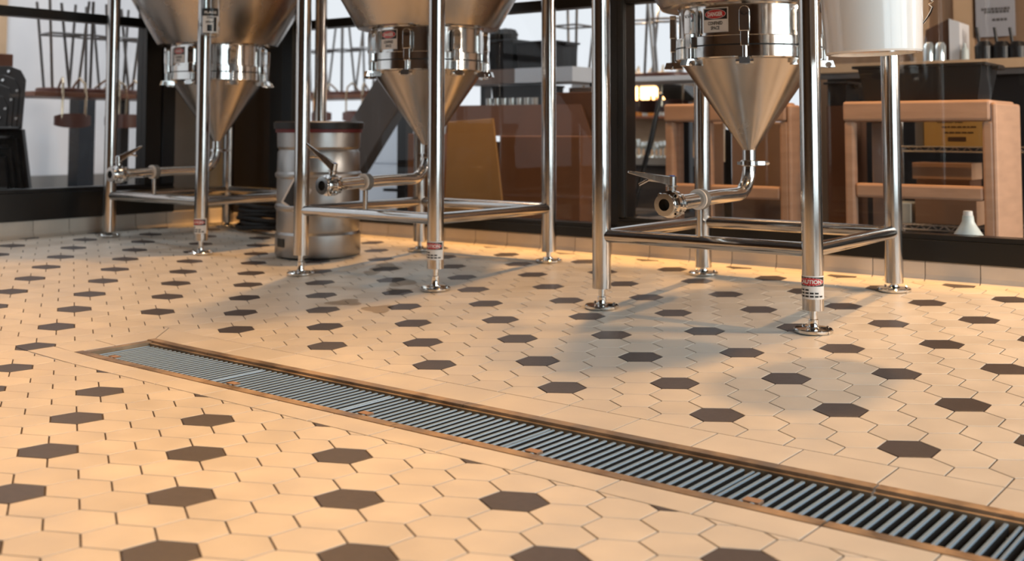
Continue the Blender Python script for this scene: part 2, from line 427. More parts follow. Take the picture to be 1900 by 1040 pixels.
# back wall (Y=0): solid return beside the corner, sill, frames
m = MB(); m.box(0, .385, .0, .10, .190, 4.4); m.box(-.1, 8.2, .0, .10, -.2, .103); m.box(-.1, 0.0, .0, .10, .1, 4.4)
struct('wall_back', m, DKW)
m = MB(); m.box(-.10, 0, -.455, 0, .222, 4.4); struct('wall_left', m, GREYM)
m = MB(); m.box(-.10, 0, -6.3, 0, -.2, .13); struct('wall_left', m, DKW)
def window(name, axis, a0, a1, zs0, zs1, jamb0, jamb1, top0=1.356, top1=1.409, H=4.4, sillmat=BLK):
    """frame with a low sill, transom bar and two panes"""
    m = MB()
    def bx(p0, p1, o0, o1, z0, z1, mi=0):
        if axis == 'x': m.box(p0, p1, o0, o1, z0, z1, mi)
        else: m.box(-o1, -o0, p0, p1, z0, z1, mi)
    bx(a0, a1, -.022, .075, zs0, zs1 - .022); bx(a0, a1, -.012, .075, zs1 - .022, zs1)           # sill
    bx(a0, a1, -.01, .075, top0, top1); bx(a0, a1, -.01, .075, H - .1, H)
    for (j0, j1, two) in (jamb0, jamb1):
        if j1 > j0: 
            bx(j0, j1, -.012, .085, zs1 - .01, H); 
            if two: bx(j0 + (j1 - j0) * .55, j1 - .004, -.022, -.0125, zs1, H, 1)
    o = struct(name, m, [BLK, BLUEBLK], bevel=.002)
    for z0, z1 in ((zs1, top0), (top1, H - .1)):
        g = MB()
        b0, b1 = jamb0[1], jamb1[0]
        if axis == 'x': g.box(b0, b1, .028, .034, z0, z1)
        else: g.box(-.034, -.028, b0, b1, z0, z1)
        g.build('glass_pane', GLASS, o)
    return o
window('window_1', 'y', -4.6, -.455, .222, .397, (-4.6, -4.5, 0), (-.667, -.455, 1))
window('window_2', 'x', .385, 2.985, .190, .262, (.385, .61, 1), (2.938, 2.985, 0))
window('window_3', 'x', 2.985, 6.9, .190, .300, (2.985, 3.03, 1), (6.8, 6.9, 0))
m = MB(); m.box(6.9, 8.2, 0, .1, .1, 4.4); struct('wall_back', m, DKW)
m = MB(); m.box(-.1, 0, -8.2, -4.6, .1, 4.4); struct('wall_left', m, WALLF)
m = MB(); m.box(-.1, 8.2, -8.3, -8.2, -.2, 4.4); struct('wall_front', m, WALLF)
m = MB(); m.box(8.2, 8.3, -8.3, -5.0, -.2, 4.4); m.box(8.2, 8.3, -.5, .1, -.2, 4.4); m.box(8.2, 8.3, -5.0, -.5, -.2, .25); m.box(8.2, 8.3, -5.0, -.5, 3.3, 4.4); struct('wall_right', m, WALLF)
m = MB(); m.box(-.1, 8.3, -8.3, .1, 4.4, 4.5); struct('ceiling', m, CEIL)
m = MB(); m.box(8.2, 8.26, -5.0, -4.94, .25, 3.3); m.box(8.2, 8.26, -.56, -.5, .25, 3.3); m.box(8.2, 8.26, -1.60, -1.50, .25, 3.3); m.box(8.2, 8.26, -3.35, -3.25, .25, 3.3); m.box(8.2, 8.26, -5, -.5, .25, .31); m.box(8.2, 8.26, -5, -.5, 3.24, 3.3)
struct('window_4', m, BLK)

# ------------------------------------------------------------------ text helper
_txt = {}
def text_mesh(s, bold=True):
    if s in _txt: return _txt[s]
    cu = bpy.data.curves.new('t', 'FONT'); cu.body = s; cu.size = 1; cu.align_x = 'CENTER'; cu.align_y = 'CENTER'; cu.resolution_u = 3
    if bold: cu.offset = .035
    o = bpy.data.objects.new('t', cu); col.objects.link(o)
    dg = bpy.context.evaluated_depsgraph_get(); me = o.evaluated_get(dg).to_mesh()
    vs = [v.co.copy() for v in me.vertices]; fs = [tuple(p.vertices) for p in me.polygons]
    o.evaluated_get(dg).to_mesh_clear(); bpy.data.objects.remove(o); bpy.data.curves.remove(cu)
    xs = [v.x for v in vs]; ys = [v.y for v in vs]
    cx, cy = (min(xs) + max(xs)) / 2, (min(ys) + max(ys)) / 2; w, h = max(xs) - min(xs), max(ys) - min(ys)
    vs = [((v.x - cx) / w, (v.y - cy) / h) for v in vs]
    _txt[s] = (vs, fs); return _txt[s]
def surf_text(m, s, fn, cx, cy, w, h, lift, mi):
    vs, fs = text_mesh(s); m.add([fn(cx + x * w, cy + y * h, lift) for x, y in vs], fs, mi)
def surf_rect(m, fn, x0, x1, y0, y1, lift, mi, nx=12):
    vs = [fn(x0 + (x1 - x0) * i / nx, y, lift) for i in range(nx + 1) for y in (y0, y1)]
    m.add(vs, [(2 * i, 2 * i + 2, 2 * i + 3, 2 * i + 1) for i in range(nx)], mi)
def surf_oval(m, fn, cx, cy, rx, ry, lift, mi, n=28):
    vs = [fn(cx + rx * math.cos(2 * PI * i / n), cy + ry * math.sin(2 * PI * i / n), lift) for i in range(n)]
    # strips across so that it follows the curve
    fs = [(i, i + 1, n - 2 - i + 0, n - 1 - i) for i in range(0)]
    k = n // 2
    vs = []; 
    for i in range(k + 1):
        x = cx + rx * (-math.cos(PI * i / k)); y = ry * math.sin(PI * i / k)
        vs += [fn(x, cy - y - 1e-5, lift), fn(x, cy + y + 1e-5, lift)]
    m.add(vs, [(2 * i, 2 * i + 2, 2 * i + 3, 2 * i + 1) for i in range(k)], mi)
def cyl_fn(cx, cy, R, a0, z0):
    return lambda x, y, l: (cx + (R + l) * math.cos(a0 + x / R), cy + (R + l) * math.sin(a0 + x / R), z0 + y)

# ------------------------------------------------------------------ fermentation tanks
SIDE = .8332
def tank(x0, y0, zleg, zrail, zpipe, dz, label, hvec, kvec, twist, valve_y):
    cx, cy = x0 + SIDE / 2, y0 + SIDE / 2
    root = thing('fermentation_tank', (cx, cy, zf(cx, cy)), label, 'tank', 'conical steel fermentation tanks on tubular legs')
    LR = .0355
    corners = [(x0, y0), (x0 + SIDE, y0), (x0 + SIDE, y0 + SIDE), (x0, y0 + SIDE)]
    for i, (x, y) in enumerate(corners):
        m = MB(); m.lathe([(.026, zleg), (LR, zleg), (LR, 1.98), (.0, 1.98)], (x, y, 0), 40)
        leg = m.build('leg', STEEL, root, smooth=True)
        z0 = zf(x, y)
        m = MB()
        m.lathe([(.063, z0), (.0645, z0 + .003), (.0645, z0 + .010), (.061, z0 + .013), (.024, z0 + .015), (.018, z0 + .019), (.0165, z0 + .024), (.0165, zleg - .032), (.0125, zleg - .030), (.0125, zleg + .02)], (x, y, 0), 32)
        for k in range(3):
            a = .6 + k * 2 * PI / 3; m.lathe([(.0055, z0 + .012), (.0055, z0 + .018), (.003, z0 + .020)], (x + .047 * math.cos(a), y + .047 * math.sin(a), 0), 8)
        m.build('levelling_foot', CHROME, leg, smooth=True)
    for i in range(4):
        a = corners[i]; b = corners[(i + 1) % 4]
        m = MB(); m.tube((a[0], a[1], zrail), (b[0], b[1], zrail), .0245, 24); m.build('frame_rail', STEEL, root, smooth=True)
    # vessel
    m = MB(); m.lathe([(.272, 1.205), (.325, 1.203), (.337, 1.206), (.343, 1.214), (.36, 1.243), (.556, 1.583), (.560, 1.60)], (cx, cy, dz), 96, caps=False)
    m.build('upper_cone', STEEL_C, root, smooth=True)
    m = MB(); m.lathe([(.560, 1.60), (.560, 2.95), (.50, 3.03), (.30, 3.12), (.08, 3.15)], (cx, cy, dz), 96); m.build('vessel_shell', STEEL_C, root, smooth=True)
    m = MB(); m.lathe([(.268, 1.080), (.268, 1.20), (.274, 1.206)], (cx, cy, dz), 96, caps=False); m.build('manway_neck', CHROME2, root, smooth=True)
    m = MB(); m.lathe([(.25, 1.084), (.281, 1.084), (.283, 1.081), (.283, 1.0505), (.25, 1.0505)], (cx, cy, dz), 96)
    m.build('upper_flange', CHROME2, root, smooth=True)
    m = MB(); m.lathe([(.24, 1.0503), (.2838, 1.0503), (.2838, 1.0447), (.24, 1.0447)], (cx, cy, dz), 96); m.build('flange_gasket', GASK, root)
    m = MB(); m.lathe([(.25, 1.0445), (.283, 1.0445), (.283, 1.004), (.280, 1.000), (.25, 1.000)], (cx, cy, dz), 96); m.build('lower_flange', CHROME2, root, smooth=True)
    m = MB(); m.lathe([(.276, 1.001), (.262, .997), (.030, .664), (.0275, .655)], (cx, cy, dz), 96, caps=False); m.build('lower_cone', STEEL_C, root, smooth=True)
    for k in range(8):
        a = math.radians(-22.5 - 45 * k); ca, sa = math.cos(a), math.sin(a)
        def P(r, t, z): return Vector((cx + r * ca - t * sa, cy + r * sa + t * ca, z + dz))
        er = Vector((ca, sa, 0)); et = Vector((-sa, ca, 0)); ez = Vector((0, 0, 1))
        m = MB()
        m.obox(P(.292, 0, 1.132), er * .012, et * .0195, ez * .038)
        m.lathe([(.0195, -.012), (.0195, .012)], P(.292, 0, 1.168), 24, axis=er)
        m.obox(P(.290, 0, 1.072), er * .012, et * .0150, ez * .032)
        c = m.build('swing_clamp', CHROME, root, smooth=True, bevel=.0025)
        m = MB(); m.tube(P(.293, 0, 1.05), P(.293, 0, .972), .0092, 14); m.build('clamp_bolt', CHROME, c, smooth=True)
        m = MB(); m.prism([P(.255, -.030, .974), P(.326, -.019, .974), P(.326, .019, .974), P(.255, .030, .974)], [P(.255, -.030, 1.000), P(.318, -.019, .998), P(.318, .019, .998), P(.255, .030, 1.000)])
        m.tube(P(.303, -.032, .983), P(.303, .032, .983), .0105, 16)
        m.build('hinge_bracket', CHROME, c, smooth=True)
        m = MB()
        for t in (-.0085, .0085): m.lathe([(.0028, .0115), (.0028, .0128)], P(.292, t, 1.158), 8, axis=er)
        m.build('pin_hole', BLT, c)
    # drain pipe
    pr = .0262; rb = .112
    zp = zpipe
    pts = [(cx, cy, .662 + dz), (cx, cy, zp + rb + .03)] + [(cx, cy - rb + rb * math.cos(t), zp + rb - rb * math.sin(t)) for t in [i * PI / 2 / 10 for i in range(11)]] + [(cx, cy - .30, zp), (cx, valve_y + .055, zp - .008)]
    m = MB(); m.path(pts, pr, 28, caps=False); m.build('outlet_pipe', CHROME2, root, smooth=True)
    zc = .604 + dz
    m = MB(); m.lathe([(.0275, -.012), (.035, -.008), (.035, .008), (.0275, .012)], (cx, cy, zc), 28)
    d = CR.copy(); d.z = 0; d.normalize()
    c0 = Vector((cx, cy, zc)); m.obox(c0 + d * .045, d * .014, Vector((-d.y, d.x, 0)) * .006, (0, 0, .007)); m.tube(c0 + d * .05, c0 + d * .078, .004, 10); m.lathe([(.008, -.005), (.008, .005)], c0 + d * .07, 10, axis=d)
    m.obox(c0 - d * .040, d * .008, Vector((-d.y, d.x, 0)) * .005, (0, 0, .006))
    m.build('pipe_clamp', CHROME, root, smooth=True)
    # support collar and post over the front rail
    m = MB(); m.lathe([(.027, -.012), (.037, -.012), (.037, -.004), (.027, -.004)], (cx, y0 - .008, zp - .003), 30, axis=(0, 1, 0)); m.build('pipe_gasket', WGASK, root, smooth=True)
    m = MB(); m.lathe([(.027, -.004), (.0375, -.004), (.0375, .022), (.027, .022)], (cx, y0 - .006, zp - .003), 30, axis=(0, 1, 0))
    c = m.build('pipe_collar', GREYCOL, root, smooth=True)
    m = MB(); m.tube((cx, y0, zrail), (cx, y0, zp - .03), .0115, 16); m.build('support_post', STEEL, root, smooth=True)
    # butterfly valve
    vy = valve_y; zv = zp - .010
    m = MB(); ax = (0, 1, 0)
    m.lathe([(.0205, -.052), (.038, -.052), (.039, -.049), (.039, -.044), (.030, -.040), (.028, -.028), (.030, -.024), (.046, -.020), (.047, -.004), (.044, -.002), (.044, .002), (.047, .004), (.046, .020), (.030, .024), (.029, .036), (.037, .040), (.037, .048), (.027, .052)], (cx, vy, zv), 40, axis=ax, caps=False)
    m.lathe([(.0205, -.052), (.019, -.02), (.019, .0)], (cx, vy, zv), 30, axis=ax, caps=False)
    v = m.build('butterfly_valve', CHROME, root, smooth=True)
    m = MB(); m.lathe([(.0188, -.001), (.0188, .001)], (cx, vy - .015, zv), 24, axis=ax); m.build('valve_disc', GASK, v)
    for k in range(4):
        m = MB(); a = PI / 4 + k * PI / 2; p = Vector((cx + .043 * math.cos(a), vy, zv + .043 * math.sin(a))); m.tube(p - Vector((0, .028, 0)), p + Vector((0, .028, 0)), .0042, 8); m.lathe([(.0075, -.004), (.0075, .004)], p - Vector((0, .024, 0)), 6, axis=ax)
        m.build('valve_bolt', CHROME, v)
    st = Vector(kvec).normalized(); vc = Vector((cx, vy, zv))
    b0 = vc + st * .046; b1 = vc + st * .060; b2 = vc + st * .096
    m = MB(); m.tube(b0, b1, .016, 18); m.tube(b1, b1 + st * .004, .022, 18); m.tube(b1, b2, .0165, 20)
    h = Vector(hvec); hl = h.length; hd = h.normalized(); side = hd.cross(st).normalized(); upn = side.cross(hd).normalized()
    s0 = b2 - st * .016
    m.prism([s0 + side * .014 - upn * .018, s0 - side * .014 - upn * .018, s0 - side * .014 + upn * .016, s0 + side * .014 + upn * .016],
            [s0 + h + side * .011 - upn * .003, s0 + h - side * .011 - upn * .003, s0 + h - side * .011 + upn * .004, s0 + h + side * .011 + upn * .004])
    hd_ = m.build('valve_handle', STEEL, v, smooth=True, bevel=.002)
    m = MB(); q0 = b1 + st * .012 + h * .22; m.path([q0, q0 + h * .3 - upn * .004, b1 + h * .72 - upn * .022 + st * .006], [.006, .0055, .005], 10); m.build('release_lever', STEEL, hd_, smooth=True)
    m = MB(); m.tube(b2, b2 + st * .003, .011, 16); m.build('handle_cap', BLUE, hd_, smooth=True)
    # stickers
    fn = cyl_fn(cx, cy, .268, math.radians(-91.5), 1.142 + dz)
    m = MB(); surf_rect(m, fn, -.052, .052, -.046, .046, .0008, 0); surf_rect(m, fn, -.048, .048, .002, .042, .0012, 1); surf_oval(m, fn, 0, .022, .043, .0175, .0016, 0); surf_oval(m, fn, 0, .022, .0415, .0162, .0019, 2)
    surf_text(m, 'DANGER', fn, 0, .022, .062, .017, .0023, 0); surf_text(m, 'CONFINED', fn, 0, -.012, .060, .0135, .0013, 1); surf_text(m, 'SPACE', fn, 0, -.030, .036, .0135, .0013, 1)
    tag(m.build('danger_sticker', [WHT, BLT, RED], root, fix=False), 'DANGER CONFINED SPACE sticker in red, black and white')
    fx, fy = corners[1]; fn = cyl_fn(fx, fy, LR, math.radians(-84), zleg + .077)
    m = MB(); surf_rect(m, fn, -.060, .060, -.0385, .0385, .0006, 0, 24); surf_rect(m, fn, -.054, .054, .004, .034, .0009, 1, 24); surf_oval(m, fn, 0, .019, .050, .0132, .0012, 0); surf_oval(m, fn, 0, .019, .0485, .0122, .0014, 2)
    surf_text(m, 'CAUTION', fn, .0, .019, .078, .0135, .0017, 0)
    for k, (z, w) in enumerate(((-.008, .030), (-.0185, .046), (-.029, .047))):
        for q in range(6):
            xx = -.048 + q * .016
            if xx + .013 < -.048 + 2 * w: surf_rect(m, fn, xx, xx + .0125, z - .0028, z + .0028, .0009, 1, 3)
    tag(m.build('caution_sticker', [WHT, BLT, RED], root, fix=False), 'CAUTION sticker wrapped round the front leg')
    return root
CHROME2 = mat('steel_polished', (.66, .64, .615), .13, 1, rnoise=.04, nscale=30)
GREYCOL = mat('grey_collar', (.22, .215, .205), .45, .5)
tank(3.588, -1.116, .127, .325, .481, -.006, 'rightmost steel tank, largest in view, with the white bucket beside it', CR * -.150 + Vector((0, 0, .030)) + CF * -.0, (.02, 0, 1), 0, -1.325)
tank(1.938, -1.137, .142, .350, .497, .002, 'middle steel fermentation tank standing between the other two', CR * -.120 + Vector((0, 0, .100)), (.12, .1, 1), 0, -1.35)
tank(.2283, -1.040, .149, .353, .500, .006, 'leftmost and farthest steel tank, with the hanging spray bottle on its front leg', CR * .125 + Vector((0, 0, .070)), (-.05, 0, 1), 0, -1.26)

# ------------------------------------------------------------------ keg
kc = Vector((1.535, -.655, zf(1.535, -.655)))
root = thing('beer_keg', kc, 'dented steel beer keg standing on the floor between two tanks', 'keg')
KR = .222; kz = kc.z
m = MB(); m.lathe([(KR - .02, kz + .0), (KR - .004, kz + .003), (KR, kz + .012), (KR - .001, kz + .115), (KR - .010, kz + .128), (KR - .006, kz + .14), (KR - .006, kz + .235), (KR + .003, kz + .25), (KR + .003, kz + .262), (KR - .006, kz + .275), (KR - .006, kz + .40), (KR + .003, kz + .412), (KR + .003, kz + .425), (KR - .006, kz + .438), (KR - .008, kz + .535), (KR - .016, kz + .55), (KR - .006, kz + .565), (KR - .004, kz + .638), (KR - .012, kz + .645), (KR - .03, kz + .62), (KR - .05, kz + .60)], (kc.x, kc.y, 0), 80)
m.build('keg_body', KEG, root, smooth=True)
ang = lambda p: math.atan2(p.y - kc.y, p.x - kc.x)
camang = math.atan2(CAM.y - kc.y, CAM.x - kc.x)
fn = cyl_fn(kc.x, kc.y, KR - .004, camang - .50, kz + .075)
m = MB(); surf_rect(m, cyl_fn(kc.x, kc.y, KR, camang - 1.02, kz + .075), -.035, .035, -.022, .022, .001, 0); m.build('hand_hole', BLT, root)
def kpt(u, v, l=0.0):      # point of the keg side facing the lens at pixel (u,v)
    d = ray(u, v); R = KR - .001 + l
    ox, oy = CAM.x - kc.x, CAM.y - kc.y; A = d.x * d.x + d.y * d.y; B = 2 * (ox * d.x + oy * d.y); Cc = ox * ox + oy * oy - R * R
    D = B * B - 4 * A * Cc; t = (-B - math.sqrt(max(D, 0))) / (2 * A); return CAM + d * t
def quad_on_keg(m, L, T, B, k, l, mi):
    L, T, B = Vector(L), Vector(T), Vector(B); c = (T + B) / 2; R = T + B - L
    q = [c + (p - c) * k for p in (L, T, R, B)]; n = 8; vs = []
    for i in range(n + 1):
        for j in range(n + 1):
            p = q[0] * (1 - i / n) * (1 - j / n) + q[1] * (i / n) * (1 - j / n) + q[3] * (1 - i / n) * (j / n) + q[2] * (i / n) * (j / n); vs.append(kpt(p.x, p.y, l))
    m.add(vs, [(i * (n + 1) + j, i * (n + 1) + j + 1, (i + 1) * (n + 1) + j + 1, (i + 1) * (n + 1) + j) for i in range(n) for j in range(n)], mi)
m = MB(); quad_on_keg(m, (521, 375), (546, 328), (554, 399), 1, .001, 0); quad_on_keg(m, (521, 375), (546, 328), (554, 399), .84, .0018, 1)
tag(m.build('diamond_label', [WHT, BLT], root, fix=False), 'black diamond label with pale border')
ktop = kz + .645
m = MB(); m.lathe([(KR + .004, ktop - .006), (KR + .004, ktop + .012), (KR - .012, ktop + .012)], (kc.x, kc.y, 0), 60); m.build('red_band', REDP, root, smooth=True)
m = MB(); m.lathe([(KR - .01, ktop + .0125), (KR + .013, ktop + .0125), (KR + .015, ktop + .045), (KR + .004, ktop + .052), (0.0, ktop + .052)], (kc.x, kc.y, 0), 60)
m.build('keg_lid', BLKP, root, smooth=True)

# ------------------------------------------------------------------ white bucket hung at the right tank
bc = CAM + ray(1621, 100) * (3.42 / ray(1621, 100).dot(CF)); bc.z = bc.z
tilt = Vector((0, 0, 1)) + CR * -.028; tilt.normalize()
root = thing('plastic_bucket', bc, 'white plastic bucket hanging beside the rightmost tank', 'bucket')
br = .1455
m = MB(); m.lathe([(0.0, .006), (br - .02, .006), (br - .016, .0), (br - .004, .0), (br, .006), (br + .012, .30), (br + .012, .345), (br + .017, .35), (br + .017, .36), (br + .008, .36), (br + .004, .33), (br - .008, .02), (0, .014)], bc, 80, axis=tilt); m.build('bucket_body', PLAST, root, smooth=True)
ear = bc + tilt * .165 + CR * (br + .006)
m = MB(); e1 = CAM + ray(1718, 44) * (3.4 / ray(1718, 44).dot(CF)); 
pth = [CAM + ray(u, v) * (3.40 / ray(u, v).dot(CF)) for u, v in ((1713, 44), (1720, 34), (1727, 22), (1730, 13), (1724, 8), (1731, 2), (1722, -8), (1700, -60), (1650, -110), (1600, -110), (1545, -60), (1528, -10))]
m.path(pth, .0035, 8); m.build('bail_handle', CHROME, root, smooth=True)
hook = pth[8] * .5 + pth[9] * .5
m = MB(); m.path([hook + Vector((0, 0, .0)), hook + Vector((0, 0, .12)), Vector((4.004 + .545, -.699 - .12, 1.70))], .008, 10)
root2 = m.build('hanging_hook', CHROME, smooth=True, at=hook); tag(root2, 'steel hook that carries the white bucket from the tank side', 'hook')

# ------------------------------------------------------------------ spray bottle strapped to the left tank's leg
lx, ly = .2283 + SIDE, -1.040
dl = Vector((CAM.x - lx, CAM.y - ly, 0)).normalized()
sc_ = Vector((lx, ly, 0)) + dl * .088 + Vector((CR.x, CR.y, 0)) * .026; zb = PX(378, 66, sc_.x).z; zb = (CAM + ray(378, 66) * ((sc_ - CAM).dot(CF) / ray(378, 66).dot(CF))).z
root = thing('spray_bottle', (sc_.x, sc_.y, zb), 'clear spray bottle with black and white label hung on the leftmost tank leg', 'bottle')
m = MB(); m.lathe([(.0, zb), (.040, zb), (.050, zb + .008), (.052, zb + .02), (.051, zb + .19), (.035, zb + .22), (.016, zb + .24), (.016, zb + .26), (.0, zb + .26)], (sc_.x, sc_.y, 0), 40)
m.build('bottle_body', CLEAR, root, smooth=True)
m = MB(); m.lathe([(.0, zb + .262), (.018, zb + .262), (.018, zb + .285), (.0, zb + .285)], (sc_.x, sc_.y, 0), 24); m.obox((sc_.x - .02, sc_.y, zb + .30), (.045, 0, 0), (0, .012, 0), (0, 0, .014)); m.build('trigger_head', WHT, root, bevel=.003)
ca_ = math.atan2(CAM.y - sc_.y, CAM.x - sc_.x); fn = cyl_fn(sc_.x, sc_.y, .0525, ca_, zb + .095)
m = MB(); surf_rect(m, fn, -.038, .045, -.078, .045, .0005, 0, 16); surf_rect(m, fn, -.045, .048, .010, .050, .0010, 1, 16); surf_rect(m, fn, .020, .036, -.070, .004, .0010, 1, 4)
surf_rect(m, fn, -.012, .012, -.070, -.036, .0010, 1, 4)
surf_text(m, 'PLAGE', fn, .004, .028, .062, .014, .0016, 0); surf_text(m, 'TYPE', fn, -.0, .000, .032, .011, .0012, 1); surf_text(m, 'SPRAY', fn, -.0, -.022, .040, .012, .0012, 1)
tag(m.build('bottle_label', [WHT, BLT], root, fix=False), 'white label with black lettering')

# ------------------------------------------------------------------ puddle and hose on the floor
m = MB()
def puddle(m, u, v, ru, rv, seed, n=26):
    r = random.Random(seed); ring = []
    for i in range(n):
        a = 2 * PI * i / n; k = 1 + .25 * math.sin(3 * a + seed) + .15 * r.random(); P = PZ(u + ru * math.cos(a) * k, v + rv * math.sin(a) * k, .06); ring.append((P.x, P.y, zf(P.x, P.y) + .0006))
    m.add(ring, [tuple(range(n))])
for i, (u, v, ru, rv) in enumerate(((715, 499, 26, 5), (745, 521, 22, 6), (738, 534, 20, 4), (690, 506, 14, 3), (702, 559, 26, 5), (640, 548, 30, 4))): puddle(m, u, v, ru, rv, i)
pd = m.build('water_puddle', thin_glass('water', 1.33, (.80, .77, .74), .06), fix=False); tag(pd, 'thin splash of water on the tiles between the middle and left tanks', 'water', kind='stuff')
m = MB(); hp = []
for i in range(150):
    a = i * .26; hp.append((.60 + (.16 + .02 * math.sin(i * .11)) * math.cos(a) * 1.3, -.22 + .10 * math.sin(a), .140 + .026 * (i // 24) + .006 * math.sin(i * .7)))
m.path(hp, .013, 10); tag(m.build('coiled_hose', RUB, smooth=True, at=(.6, -.22, .11)), 'black rubber hose coiled on the floor in the corner behind the keg', 'hose')

# ------------------------------------------------------------------ neighbouring room behind the right-hand glass
FZ = .10
def wood_rack(u0, u1, u2, vt0, vt1, Y, label, umid, depthu, panel2):
    A = PY(u0, vt0, Y); B = PY(u1, vt1, Y); zt = (A.z + B.z) / 2; x0, x1 = A.x, B.x
    Y1 = PX(u2, vt1, x1).y; dpt = Y1 - Y
    root = thing('wooden_rack', ((x0 + x1) / 2, (Y + Y1) / 2, FZ), label, 'rack', 'open wooden racks behind the glass')
    t = .05
    xm = PY(umid, vt0, Y).x
    def part(n, *b, mt=WOODP): m = MB(); m.box(*b); return m.build(n, mt, root, bevel=.012)
    h = .095
    for x in (x0, xm - t / 2, x1 - t): 
        part('post', x, x + t, Y, Y + t, FZ, zt - h)
    for x in (x0, x1 - t): part('post', x, x + t, Y1 - t, Y1, FZ, zt - h)
    part('end_panel', x1 - .012, x1 + .014, Y, Y1, FZ, zt - .012)
    part('top_rail', x0 - .004, x1 - .012, Y - .006, Y1, zt - h, zt)
    zmid = PY(umid, 354, Y).z
    part('middle_rail', x0 + t, x1 - t, Y + .002, Y + .04, zmid - .034, zmid + .034)
    part('end_panel', x0 + .05, xm - t / 2, Y + .24, Y + .26, FZ, zt - h, mt=PANEL)
    if panel2: part('end_panel', xm + t / 2, x1 - t, Y + .24, Y + .26, FZ, zt - h, mt=PANEL)
    return zt, x0, x1, Y1
zA, ax0, ax1, aY1 = wood_rack(1233, 1462, 1481, 193, 190, .55, 'open wooden rack seen behind the rightmost tank cone', 1310, 0, True)
zB, bx0, bx1, bY1 = wood_rack(1565, 1842, 1887, 190, 183, .55, 'open wooden rack near the right edge, holding black tub', 1645, 0, False)
# tub on rack B
def tub(name, u0, u1, vt, Y0, dep, zb, label, mt=BLKP, lip=.02, cat='tub', taper=.03, group=None):
    a = PY(u0, vt, Y0); b = PY(u1, vt, Y0); x0, x1, zt = a.x, b.x, (a.z + b.z) / 2
    root = thing(name, ((x0 + x1) / 2, Y0 + dep / 2, zb), label, cat, group); t = taper; w = .006
    m = MB()
    o = [(x0 + t, Y0 + t, zb), (x1 - t, Y0 + t, zb), (x1 - t, Y0 + dep - t, zb), (x0 + t, Y0 + dep - t, zb)]; T = [(x0, Y0, zt), (x1, Y0, zt), (x1, Y0 + dep, zt), (x0, Y0 + dep, zt)]
    Ti = [(x0 + w, Y0 + w, zt), (x1 - w, Y0 + w, zt), (x1 - w, Y0 + dep - w, zt), (x0 + w, Y0 + dep - w, zt)]; oi = [(p[0], p[1], zb + w) for p in o]
    m.add(o + T + Ti + oi, [(0, 3, 2, 1)] + [(i, (i + 1) % 4, 4 + (i + 1) % 4, 4 + i) for i in range(4)] + [(4 + i, 4 + (i + 1) % 4, 8 + (i + 1) % 4, 8 + i) for i in range(4)] + [(8 + i, 8 + (i + 1) % 4, 12 + (i + 1) % 4, 12 + i) for i in range(4)] + [(12, 13, 14, 15)])
    m.build('tub_body', mt, root)
    m = MB(); m.box(x0 - lip, x1 + lip, Y0 - lip, Y0, zt - .014, zt); m.box(x0 - lip, x1 + lip, Y0 + dep, Y0 + dep + lip, zt - .014, zt); m.box(x0 - lip, x0, Y0, Y0 + dep, zt - .014, zt); m.box(x1, x1 + lip, Y0, Y0 + dep, zt - .014, zt)
    m.box(x1 + lip, x1 + lip + .03, Y0 + dep * .3, Y0 + dep * .7, zt - .03, zt - .012)
    m.build('rim', mt, root, bevel=.003); return x0, x1, zt
tub('bus_tub', 1590, 1822, 119, .58, min(.30, bY1 - .60), zB, 'big black plastic tub with rolled rim on the right wooden rack')
m = MB(); a = PY(1534, 200, 1.25); b = PY(1572, 200, 1.25); zc0 = PY(1550, 196, 1.25).z
m.box(a.x, b.x, 1.25, 1.55, FZ, zc0); tag(m.build('storage_crate', CARDD, at=((a.x + b.x) / 2, 1.4, FZ)), 'tall dark brown crate behind the glass left of the right wooden rack', 'crate')
tub('plastic_bin', 1536, 1570, 152, 1.27, .22, zc0, 'small black plastic bin on the tall dark crate', taper=.006)
# counter and brown wall
ca = PY(1515, 133, 1.95); cz = PY(1860, 108, 1.95).z
root = thing('bar_counter', (5.0, 2.2, FZ), 'long tan-topped counter with dark front behind the glass at right', 'counter')
m = MB(); m.box(ca.x, 8.0, 1.93, 2.5, cz - .055, cz); m.build('countertop', TAN, root, bevel=.004)
m = MB(); m.box(ca.x + .05, 7.9, 2.0, 2.45, FZ, cz - .056); m.build('counter_body', BLKP, root)
m = MB(); m.box(ca.x + .0, 8.0, 1.94, 1.99, cz - .09, cz - .0565); m.build('counter_trim', GREYP, root)
m = MB(); wx0 = PY(1500, 100, 2.75).x; m.box(wx0, 12, 2.75, 2.85, FZ, 4.2)
struct('wall_far', m, BRW)
for (u0, u1, mt) in ((1695, 1722, TAN), (1770, 1806, TAN)):
    m = MB(); p = PY(u0, 50, 2.72); q = PY(u1, 50, 2.72); m.box(p.x, q.x, 2.715, 2.748, cz, 2.6); struct('trim_1', m, mt)
def on_counter(u0, u1, vt, Y, dep, name, mt, label, cat, group=None, bev=.004):
    p = PY(u0, vt, Y); q = PY(u1, vt, Y); m = MB(); m.box(p.x, q.x, Y, Y + dep, cz, p.z); o = m.build(name, mt, bevel=bev, at=((p.x + q.x) / 2, Y + dep / 2, cz)); return tag(o, label, cat, group)
